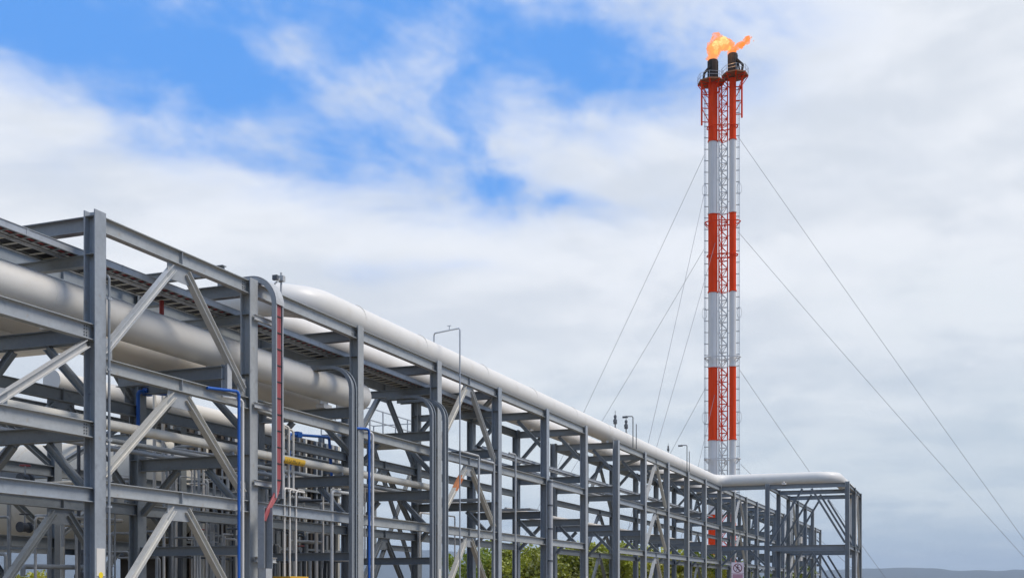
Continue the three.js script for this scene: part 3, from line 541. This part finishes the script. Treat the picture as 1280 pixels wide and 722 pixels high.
{ // assorted process pipes between the rack and the plant
  const R = rng(77), mats = [steelL, white2, galv, steel, darkSteel, cream];
  const where = ['just right of the first column', 'behind the first V brace', 'left of the second column', 'right of the second column', 'left of the third column', 'right of the third column', 'left of the fourth column'], tone = ['light grey', 'white', 'silver grey', 'mid grey', 'dark', 'cream'];
    const seen = new Map(), uniq = (l) => { const k = seen.get(l) ?? 0; seen.set(l, k + 1); return l + ['', ', set further back', ', a lower one', ', the lowest', ', a thin one'][k] ?? ', one of several'; };
  for (let i = 0; i < 54; i++) {
    const D = 21.5 + i * 0.36 + R() * 0.5, X = -22.5 - R() * 2.5, y1 = 0.6 + R() * 4.6, r = 0.025 + R() * 0.05, kind = i % 3;
    const pts = kind === 0 ? [P3(X, -1.6, D), P3(X, y1, D), P3(X - 1.6, y1 + 0.02, D)] : kind === 1 ? [P3(X, -1.6, D), P3(X, y1, D), P3(X, y1 + 0.02, D + 1.5), P3(X, -1.6, D + 1.5)] : [P3(X, y1 * 0.6, D), P3(X, y1, D), P3(X, y1 + 0.03, D + 2.4), P3(X - 0.8, y1 + 0.03, D + 2.4)];
    const mi = Math.floor(R() * 6);
    run('process_pipe', uniq(tone[mi] + ' ' + ['upright pipe', 'hoop pipe', 'stepped pipe'][kind] + ' behind the rack ' + where[Math.min(6, Math.floor(i / 7.8))]), pts, r, mats[mi], 0.1, 'pipe', 'slim process pipes behind the near rack', 8);
  }
  for (let i = 0; i < 10; i++) {
    const T = thing('valve', uniq('dark valve with a ' + (i % 3 ? 'dark' : 'red') + ' wheel behind the rack ' + where[Math.min(6, Math.floor(i / 1.5))]), 'valve', P3(-22.8 - R() * 1.5, -0.5 + R() * 3.6, 22.5 + i * 1.6 + R()), 'small valves behind the near rack');
    part(T, 'body', new THREE.SphereGeometry(0.13, 12, 8), darkSteel); part(T, 'stem', cylG(0.02, 0.36, 8), galv, new THREE.Vector3(0, 0.2, 0)); part(T, 'hand_wheel', memo('hw', () => new THREE.TorusGeometry(0.13, 0.018, 6, 16).rotateX(Math.PI / 2)), i % 3 ? darkSteel : redC, new THREE.Vector3(0, 0.36, 0)); part(T, 'flange_pair', memo('fl', () => mergeGeometries([new THREE.CylinderGeometry(0.15, 0.15, 0.05, 14).translate(0, -0.16, 0), new THREE.CylinderGeometry(0.15, 0.15, 0.05, 14).translate(0, 0.16, 0)]).rotateX(Math.PI / 2)), darkSteel, undefined, true);
  }
}
{ const T = thing('yellow_cabinet', 'yellow equipment cabinet low in front of the rack near the second column', 'cabinet', P3(-17.6, -EYE, 27.8));
  part(T, 'body', new Build().box(0.5, 0.8, 0.9).geo(), yellow, new THREE.Vector3(0, 1.66, 0)); part(T, 'lid', boxG(0.56, 0.04, 0.96), yellow, new THREE.Vector3(0, 2.08, 0));
  for (const s of [-1, 1]) for (const t of [-1, 1]) part(T, 'leg', boxG(0.06, 1.28, 0.06), darkSteel, new THREE.Vector3(s * 0.2, 0.64, t * 0.42)); for (const z of [-0.25, 0.25]) part(T, 'door', boxG(0.02, 0.7, 0.42), yellow, new THREE.Vector3(0.255, 1.66, z)); }

// ------------------------------------------------------------------ prohibition sign
{
  const c = document.createElement('canvas'); c.width = 256; c.height = 360; const g = c.getContext('2d');
  g.fillStyle = '#e9d9de'; g.fillRect(0, 0, 256, 360);
  g.fillStyle = '#23181c';
  g.beginPath(); g.arc(133, 62, 13, 0, 7); g.fill();
  g.lineCap = 'round'; g.strokeStyle = '#23181c'; g.lineWidth = 17;
  const ln = (...p) => { g.beginPath(); g.moveTo(p[0], p[1]); for (let i = 2; i < p.length; i += 2) g.lineTo(p[i], p[i + 1]); g.stroke(); };
  ln(128, 84, 124, 122); g.lineWidth = 12; ln(124, 122, 146, 150, 158, 178); ln(124, 122, 112, 152, 92, 176); ln(126, 88, 102, 106, 96, 124); ln(130, 88, 150, 108, 164, 112);
  g.strokeStyle = '#6b0f22'; g.lineWidth = 17; g.beginPath(); g.arc(128, 118, 86, 0, 7); g.stroke(); ln(68, 58, 188, 178);
  g.fillStyle = '#8c2a44'; g.fillRect(0, 226, 256, 6); g.fillStyle = '#b98a97'; g.fillRect(22, 244, 212, 116);
  const t = new THREE.CanvasTexture(c); t.colorSpace = THREE.SRGBColorSpace;
  const Ds = 40, T = thing('warning_sign', 'white no-walking sign with a red crossed circle in front of the far rack', 'sign', new THREE.Vector3(0, 0, 0));
  const xr = (922.3 - 640) / 1430 * Ds, X = xr * CT - Ds * ST, D = Ds * CT + xr * ST; T.position.set(X, 0, -D); T.rotation.y = TH;
  const w = 0.43, h = w * 360 / 256, top = EYE + (738 - 702.6) / 1430 * Ds;
  const face = part(T, 'panel', new THREE.PlaneGeometry(w, h), std([0.9, 0.9, 0.9], { map: t, roughness: 0.45 }), new THREE.Vector3(0, top - h / 2, 0.0125));
  part(T, 'backing', boxG(w + 0.005, h + 0.005, 0.02), galv, new THREE.Vector3(0, top - h / 2, 0));
  part(T, 'post', cylG(0.03, top - 0.1, 12), galv, new THREE.Vector3(0, (top - 0.1) / 2, -0.042));
}

// ------------------------------------------------------------------ flare stack
const FD = 200, M = FD / 1430, fxr = (903 - 640) * M, FX = fxr * CT - FD * ST, FDz = FD * CT + fxr * ST;
const hy = (py) => EYE + (738 - py) * M;
{
  const T = thing('flare_stack', 'tall twin flare stack banded red and white with a lattice mast between', 'flare stack', new THREE.Vector3(FX, 0, -FDz)); T.rotation.y = TH;
  const V = (x, y, z) => new THREE.Vector3(x, y, z);
  const bands = [102, 177.5, 268, 366, 459.5, 550.5, 643, 750.15];
  const stick = (a, b, w) => { const d = b.clone().sub(a), g = new THREE.BoxGeometry(w, d.length(), w); g.applyQuaternion(new THREE.Quaternion().setFromUnitVectors(UY, d.clone().normalize())); const m = a.clone().add(b).multiplyScalar(0.5); g.translate(m.x, m.y, m.z); return g; };
  const L = V(-1.63, 0, 0), Rr = V(1.66, 0, 0.95), rl = 0.81, rr = 0.59;
  for (let i = 0; i + 1 < bands.length; i++) {
    const y1 = hy(bands[i]), y0 = hy(bands[i + 1]), red = i % 2 === 0, mat = red ? stackRed : stackWhite;
    part(T, 'riser_band', new THREE.CylinderGeometry(rl, rl, y1 - y0, 36), mat, V(L.x, (y0 + y1) / 2, L.z));
    part(T, 'riser_band', new THREE.CylinderGeometry(rr, rr, y1 - y0, 32), mat, V(Rr.x, (y0 + y1) / 2 + 0.1, Rr.z));
    for (const [c, r] of [[L, rl], [Rr, rr]]) part(T, 'flange_ring', new THREE.CylinderGeometry(r + 0.1, r + 0.1, 0.22, 32), mat, V(c.x, y0 + 0.1, c.z));
    const legs = [V(-0.66, 0, 0.45), V(0.02, 0, -0.55), V(0.84, 0, 0.5)], br = [];
    for (const l of legs) part(T, 'mast_leg', stick(l.clone().setY(y0), l.clone().setY(y1), 0.19), mat);
    const st = 1.32, n = Math.round((y1 - y0) / st), q = (y1 - y0) / n;
    for (let k = 0; k < n; k++) for (let e = 0; e < 3; e++) {
      const a = legs[e], b = legs[(e + 1) % 3], ya = y0 + k * q, s = (k + e) % 2;
      br.push(stick(a.clone().setY(s ? ya : ya + q), b.clone().setY(s ? ya + q : ya), 0.1)); br.push(stick(a.clone().setY(ya), b.clone().setY(ya), 0.09));
    }
    part(T, 'mast_lattice', mergeGeometries(br), mat, undefined, true);
    // ties to the two pipes
    const ti = []; for (let y = y0 + 2; y < y1; y += 3.9) { ti.push(stick(V(-0.66, y, 0.45), V(L.x + rl * 0.8, y, 0.3), 0.09)); ti.push(stick(V(0.84, y, 0.5), V(Rr.x - rr * 0.8, y, 0.9), 0.09)); }
    part(T, 'tie_bars', mergeGeometries(ti), mat, undefined, true);
  }
  // ladders up the outer sides, with stand-off brackets
  for (const [px, c, r, s] of [[881.5, L, rl, -1], [922.2, Rr, rr, 1]]) {
    const x = (px - 903) * M, z = c.z + 0.1, y0 = 0.3, y1 = hy(112), br = [], ru = [];
    for (const d of [-0.13, 0.13]) part(T, 'ladder_stile', stick(V(x + d, y0, z), V(x + d, y1, z), 0.07), galv);
    for (let y = y0 + 0.5; y < y1; y += 2.0) br.push(stick(V(x - s * 0.2 + s * 0.35, y, z), V(c.x + s * r * 0.95, y, c.z), 0.09));
    for (let y = y0 + 0.3; y < y1; y += 0.4) ru.push(stick(V(x - 0.13, y, z), V(x + 0.13, y, z), 0.035));
    part(T, 'ladder_bracket', mergeGeometries(br), darkSteel, undefined, true); part(T, 'ladder_rung', mergeGeometries(ru), galv, undefined, true);
    for (const py of [238, 392, 522]) { const h = part(T, 'ladder_hoop', new THREE.TorusGeometry(0.42, 0.025, 6, 20), galv, V(x + s * 0.1, hy(py), z)); h.scale.y = 2.2; }
  }
  // collars: outrigger frames right round both pipes
  for (const [py, mat] of [[279, stackRed], [320, stackRed], [447.5, stackWhite], [574, stackWhite], [160, stackRed]]) {
    const y = hy(py), ring = [V(-3.05, y, 0.5), V(-2.4, y, 1.5), V(0.2, y, 1.9), V(2.3, y, 2.0), V(2.95, y, 1.3), V(2.9, y, 0.2), V(0.8, y, -1.1), V(-2.3, y, -1.3), V(-3.0, y, -0.6)], gs = [];
    const small = py === 320 || py === 160, k = small ? 0.86 : 1, pt = ring.map((p) => V(p.x * k, p.y, p.z * k));
    for (let i = 0; i < pt.length; i++) { const a = pt[i], b = pt[(i + 1) % pt.length]; gs.push(stick(a, b, 0.15)); if (!small) gs.push(stick(a, V(a.x * 0.72, y - 1.0, a.z * 0.6), 0.09)); }
    part(T, 'collar', mergeGeometries(gs), mat);
  }
  // top platform: two decks at one level with rails, struts and outer tubes
  const yd = hy(103.5), R2 = rng(3);
  const deck = (cx, cz, r, y, n, rot) => {
    const pts = []; for (let i = 0; i < n; i++) { const a = rot + i / n * 2 * Math.PI; pts.push([cx + r * Math.cos(a), cz + r * Math.sin(a)]); }
    const s = new THREE.Shape(pts.map(([x, z]) => new THREE.Vector2(x, -z))), g = new THREE.ExtrudeGeometry(s, { depth: 0.22, bevelEnabled: false }); g.rotateX(-Math.PI / 2);
    part(T, 'platform_deck', g, rustDeck, V(0, y, 0));
    const rl_ = []; for (let i = 0; i < n; i++) { const [x, z] = pts[i], [x2, z2] = pts[(i + 1) % n]; rl_.push(stick(V(x, y + 0.2, z), V(x, y + 1.35, z), 0.06)); for (const h of [0.75, 1.3]) rl_.push(stick(V(x, y + h, z), V(x2, y + h, z2), 0.05)); }
    part(T, 'handrail', mergeGeometries(rl_), galv);
    const st = []; for (let i = 0; i < n; i++) { const [x, z] = pts[i]; st.push(stick(V(x, y, z), V(cx + (x - cx) * 0.35, y - 2.2, cz + (z - cz) * 0.35), 0.12)); st.push(stick(V(x * 0.98, y - 0.05, z), V(cx, y - 0.05, cz), 0.14)); }
    part(T, 'deck_strut', mergeGeometries(st), stackRed);
  };
  deck(-1.95, 0.1, 2.35, yd - 0.15, 8, 0.3); deck(2.05, 0.95, 2.3, yd + 0.72, 8, 0.1);
  for (const [px, p0, p1, z] of [[876.8, 106, 158, 0.5], [925.6, 99, 151, 1.4]]) { const x = (px - 903) * M, y0 = hy(p1), y1 = hy(p0); part(T, 'outer_tube', cylG(0.16, y1 - y0, 12), stackRed, V(x, (y0 + y1) / 2, z)); const s = Math.sign(x), g = []; for (let k = 0; k < 3; k++) { const y = y0 + 0.6 + k * 2.4; g.push(stick(V(x, y, z), V(x - s * 1.5, y + 0.1, z - 0.4), 0.12)); if (k < 2) g.push(stick(V(x, y + 2.4, z), V(x - s * 1.4, y, z - 0.4), 0.1)); } part(T, 'tube_brace', mergeGeometries(g), stackRed); }
  // burner tips
  const tip = (c, r, py0, py1) => {
    const y0 = hy(py0), y1 = hy(py1), H = y1 - y0;
    part(T, 'burner_tip', new THREE.LatheGeometry([[r * 0.92, 0], [r * 0.92, H * 0.18], [r * 1.06, H * 0.22], [r * 1.02, H * 0.42], [r * 1.1, H * 0.46], [r * 1.04, H * 0.72], [r * 1.12, H * 0.78], [r * 1.08, H * 0.97], [r * 1.0, H], [r * 0.85, H], [r * 0.85, H * 0.7], [0.001, H * 0.7]].map(([a, b]) => new THREE.Vector2(a, b)), 28), burnt, V(c.x, y0, c.z));
    const g = []; for (let k = 0; k < 10; k++) { const a = k / 10 * 6.283; g.push(stick(V(c.x + Math.cos(a) * r * 1.12, y0 + H * 0.1, c.z + Math.sin(a) * r * 1.12), V(c.x + Math.cos(a) * r * 1.12, y1 - 0.15, c.z + Math.sin(a) * r * 1.12), 0.1)); }
    part(T, 'steam_pipe', mergeGeometries(g), burnt);
    part(T, 'tip_base', cylG(r * 1.25, H * 0.14, 24), rustDeck, V(c.x, y0 + H * 0.05, c.z));
  };
  tip(L, 0.8, 103, 75.5); tip(Rr, 0.74, 99, 70.5);
  for (const [pts, w] of [[[V(-2.2, hy(84), 0.5), V(-3.25, hy(94), 0.7), V(-3.4, hy(103), 0.7)], 0.34], [[V(2.3, hy(79), 1.5), V(3.3, hy(86), 1.6), V(3.15, hy(93), 1.6)], 0.34], [[V(2.5, hy(81), 1.3), V(2.8, hy(93), 1.3)], 0.25]]) part(T, 'pilot_pipe', tubeG(bendPath(pts, 0.3, 4), w * 0.62, 10), burnt);
}
// flames: lumps of burning gas, each glowing
{
  const T = thing('flame', 'orange gas flame blowing to the right above both flare tips', 'flame', new THREE.Vector3(FX, hy(75), -FDz)); T.rotation.y = TH;
  const F = (px, py, r, z = 0) => [(px - 903) * M, (75 - py) * M, z, r * M];
  const glow = (rgb, e, op) => { const m = new THREE.MeshStandardMaterial({ roughness: 1, emissiveIntensity: e, transparent: op < 1, opacity: op }); m.color.setRGB(0, 0, 0); m.emissive.setRGB(...rgb); return m; };
  const lump = (name, list, mat, amp, seed) => {
    const gs = list.map(([x, y, z, r], i) => {
      const g = new THREE.IcosahedronGeometry(r, 5), p = g.attributes.position, v = new THREE.Vector3();
      for (let k = 0; k < p.count; k++) { v.fromBufferAttribute(p, k); const d = v.clone().normalize(), n = fbm(d.x * 1.6 + i * 3 + seed, d.y * 1.6 + v.y * 0.2, d.z * 1.6, 4, 0.6), up = Math.max(0, d.y); v.multiplyScalar(1 + amp * n * 1.5); v.x += up * r * 0.25; p.setXYZ(k, v.x + x, v.y + y, v.z + z); }
      return g.deleteAttribute('uv'), g;
    });
    const g = mergeGeometries(gs); g.computeVertexNormals(); part(T, name, g, mat);
  };
  const RF = rng(41), along = (pts, n, k) => { const out = []; for (let i = 0; i < n; i++) { const t = (i + RF()) / n * (pts.length - 1), q = Math.min(pts.length - 2, Math.floor(t)), f = t - q, [x0, y0, r0] = pts[q], [x1, y1, r1] = pts[q + 1], r = lerp(r0, r1, f), a = RF() * 6.283, d = r * 0.75 * Math.sqrt(RF()); out.push(F(lerp(x0, x1, f) + Math.cos(a) * d, lerp(y0, y1, f) + Math.sin(a) * d, r * k * (0.45 + 0.5 * RF()), (RF() - 0.5) * r * 0.12)); } return out; };
  const bodyP = [[888, 75, 3], [890, 71, 4.5], [894, 66, 6.5], [891, 59, 7.5], [898, 53, 9], [905, 53, 8.5], [911, 57, 6.5], [916, 59, 4]], tailP = [[914, 70, 3.5], [916, 65, 4.2], [920, 60.5, 4.4], [926, 57, 3.6], [931, 53, 4], [935, 49.5, 3.4]];
  lump('flame_body', along(bodyP, 46, 0.85), glow([1.0, 0.32, 0.10], 0.95, 0.33), 0.9, 1);
  lump('flame_tail', along(tailP, 26, 0.85), glow([1.0, 0.25, 0.05], 0.98, 0.42), 0.9, 7);
  lump('flame_core', along([[893, 67, 4], [893, 60, 5], [899, 54, 6.5], [906, 55, 5.5], [912, 59, 3]], 22, 0.75), glow([1.0, 0.56, 0.14], 0.95, 0.55), 0.9, 13);
  lump('flame_heart', [F(894, 61, 3.4, 0.7), F(893, 57.5, 3.2, 0.8), F(897, 56, 3.8, 0.7), F(903, 53, 4, 0.8), F(900, 57, 3.2, 0.8), F(907, 55, 2.8, 0.8)], glow([1.0, 0.76, 0.30], 0.95, 0.55), 0.9, 19);
  lump('flame_wisp', [F(883.5, 74, 1.3, 0.2), F(885, 71.5, 1.0), F(938, 50, 1.0, 0.9), F(941, 54, 0.6, 0.9), F(885, 61, 1.8), F(898, 43.5, 1.8), F(891, 47, 1.3)], glow([1.0, 0.34, 0.14], 0.8, 0.4), 0.9, 23);
  const pl = new THREE.PointLight(new THREE.Color(1, 0.5, 0.18), 14, 0, 2); pl.position.set(FX, hy(72), -FDz).add(new THREE.Vector3(1.5, 0, 3)); pl.castShadow = true; scene.add(pl);
}
// guy wires
{
  const wire = std([0.22, 0.23, 0.25], { roughness: 0.6 });
  const pt = (px, py, d) => { const xr = (px - 640) / 1430 * d; return new THREE.Vector3(xr * CT - d * ST, EYE + (738 - py) / 1430 * d, -(d * CT + xr * ST)); };
  const gnd = (px, d) => { const p = pt(px, 738, d); p.y = 0.1; return p; };
  const list = [
    ['right-hand guy wire from the top collar, the outermost on the right', 923, 171, 200.5, gnd(1336, 190)], ['guy wire on the right from the second collar, ending beside the outermost', 922.5, 289, 200.5, gnd(1330, 190)],
    ['guy wire on the right from the third collar, passing behind the rack end', 924, 461, 200.5, gnd(1128, 196)], ['low guy wire on the right from the bottom collar', 926, 580, 200.5, gnd(1112, 197)],
    ['left guy wire from the top collar, the outermost on the left', 881, 193, 200, gnd(618, 240)], ['left guy wire from the second collar crossing to the left anchor', 880, 312, 200, gnd(617, 240)], ['short left guy wire from the third collar', 883, 483, 200, gnd(735, 222)],
    ['steep guy wire from the top collar, left of the stack', 881, 240, 200.5, gnd(764, 150)], ['steep guy wire crossing in front of the left stack from the second collar', 897.5, 292, 201, gnd(763, 148)], ['steep guy wire crossing in front of the left stack from the third collar', 897.5, 476, 201, gnd(832, 175)],
  ];
  for (const [label, px, py, d, e] of list) {
    const a = pt(px, py, d), path = []; for (let i = 0; i <= 10; i++) { const t = i / 10, p = a.clone().lerp(e, t); p.y -= 4 * t * (1 - t) * 0.5; path.push(p.sub(a)); }
    solo('guy_wire', label, 'guy wire', tubeG(path, 0.032, 6), wire, a, 'guy wires of the flare stack');
  }
}

// ------------------------------------------------------------------ trees beyond the rack
{
  const bark = std([0.20, 0.17, 0.13], { roughness: 0.9 });
  const leafM = [[0.37, 0.40, 0.03], [0.29, 0.36, 0.03], [0.46, 0.45, 0.035]].map((c) => { const m = new THREE.MeshPhysicalMaterial({ roughness: 0.6, side: THREE.DoubleSide, transmission: 0.6, thickness: 0 }); m.color.setRGB(...c); return m; });
  function tree(label, px, dist, h, w, dens, seed, mi) {
    const R = rng(seed), xr = (px - 640) / 1430 * dist, T = thing('tree', label, 'tree', new THREE.Vector3(xr * CT - dist * ST, 0, -(dist * CT + xr * ST)), 'trees beyond the rack');
    const limbs = [], tips = [];
    const limb = (a, b, r0, r1) => { const d = b.clone().sub(a), g = new THREE.CylinderGeometry(r1, r0, d.length(), 7, 1); g.applyQuaternion(new THREE.Quaternion().setFromUnitVectors(UY, d.clone().normalize())); const m = a.clone().add(b).multiplyScalar(0.5); g.translate(m.x, m.y, m.z); limbs.push(g); };
    const t0 = new THREE.Vector3(0, -0.2, 0), t1 = new THREE.Vector3((R() - 0.5) * 0.5, h * 0.42, (R() - 0.5) * 0.5); limb(t0, t1, h * 0.03, h * 0.02);
    for (let i = 0; i < 8; i++) { const a = i / 8 * 6.283 + R(), e = new THREE.Vector3(Math.cos(a) * w * (0.3 + 0.4 * R()), h * (0.5 + 0.42 * R()), Math.sin(a) * w * (0.3 + 0.4 * R())), s = t0.clone().lerp(t1, 0.55 + 0.45 * R()); limb(s, e, h * 0.013, h * 0.005); tips.push(e); for (let k = 0; k < 3; k++) { const q = e.clone().add(new THREE.Vector3((R() - 0.5) * w * 0.55, (R() - 0.15) * h * 0.2, (R() - 0.5) * w * 0.55)); limb(e, q, h * 0.005, h * 0.002); tips.push(q); } }
    tips.push(new THREE.Vector3(0, h * 0.95, 0));
    part(T, 'trunk', mergeGeometries(limbs), bark);
    const p = [], n = [], c = [];
    for (const q of tips) {
      const cr = w * (0.13 + 0.13 * R()), nl = Math.round(dens * 2.2 * (0.6 + 0.8 * R())), tone = 0.7 + 0.6 * R();
      for (let i = 0; i < nl; i++) {
        const d = new THREE.Vector3(R() - 0.5, (R() - 0.5) * 0.8, R() - 0.5).normalize().multiplyScalar(cr * Math.cbrt(R()) * 1.15).add(q), s = 0.13 + 0.17 * R();
        const u = new THREE.Vector3(R() - 0.5, R() - 0.5, R() - 0.5).normalize(), v = u.clone().cross(new THREE.Vector3(R() - 0.5, R() - 0.5, R() - 0.5)).normalize(), nn = u.clone().cross(v), k = tone * (0.75 + 0.5 * R());
        const a = d.clone().addScaledVector(u, s), b = d.clone().addScaledVector(v, s * 0.55), e = d.clone().addScaledVector(u, -s), f = d.clone().addScaledVector(v, -s * 0.55);
        for (const x of [a, b, e, a, e, f]) { p.push(x.x, x.y, x.z); n.push(nn.x, nn.y, nn.z); c.push(k, k * (0.95 + 0.1 * R()), k); }
      }
    }
    const g = new THREE.BufferGeometry(); g.setAttribute('position', new THREE.BufferAttribute(new Float32Array(p), 3)); g.setAttribute('normal', new THREE.BufferAttribute(new Float32Array(n), 3)); g.setAttribute('color', new THREE.BufferAttribute(new Float32Array(c), 3));
    part(T, 'crown', g, leafM[mi]);
  }
  for (const m of leafM) m.vertexColors = true;
  const W = [['broad leafy tree between the seventh and eighth columns, lower than its neighbours', 768, 112, 6.6, 5.5, 80, 31, 0], ['yellowish tree between the sixth and seventh columns, behind the fuller ones', 705, 132, 7.6, 6.0, 80, 32, 2], ['leafy tree between the eighth and ninth columns', 797, 118, 6.5, 5.6, 90, 33, 2], ['low leafy tree just left of the V brace of the far rack', 828, 116, 6.2, 5.2, 90, 34, 2], ['sparse tall tree behind the rack, left of the fifth column', 585, 120, 6.9, 4.5, 26, 11, 1], ['sparse tree with airy crown behind the fifth column', 622, 125, 8.4, 5.0, 30, 12, 1], ['airy tree between the fifth and sixth columns', 652, 118, 8.2, 4.6, 40, 13, 0], ['leafy tree right behind the sixth column', 690, 116, 7.2, 5.6, 80, 14, 0], ['full yellow-green tree between the sixth and seventh columns', 722, 120, 7.6, 6.0, 100, 15, 2], ['full leafy tree behind the seventh column', 752, 118, 7.5, 6.2, 100, 16, 0], ['bushy yellow-green tree left of the eighth column', 782, 122, 7.2, 6.0, 100, 17, 2], ['dense tree behind the ninth column', 812, 126, 6.8, 6.0, 90, 18, 0], ['tree behind the bright V brace of the far rack', 842, 122, 6.6, 5.5, 80, 19, 1], ['rounded tree left of the red stack foot', 872, 128, 6.6, 5.5, 80, 20, 2], ['low tree far right behind the branch rack', 985, 150, 5.4, 5.0, 60, 21, 1], ['small low tree at the left edge under the raised vessel', 22, 90, 4.9, 4.0, 60, 22, 2], ['short tree right of the red stack foot', 905, 140, 5.8, 5.0, 60, 23, 0]];
  for (const a of W) { a[3] *= a[2] < 100 ? 0.5 : 0.74; tree(...a); }
}

renderer.render(scene, camera);
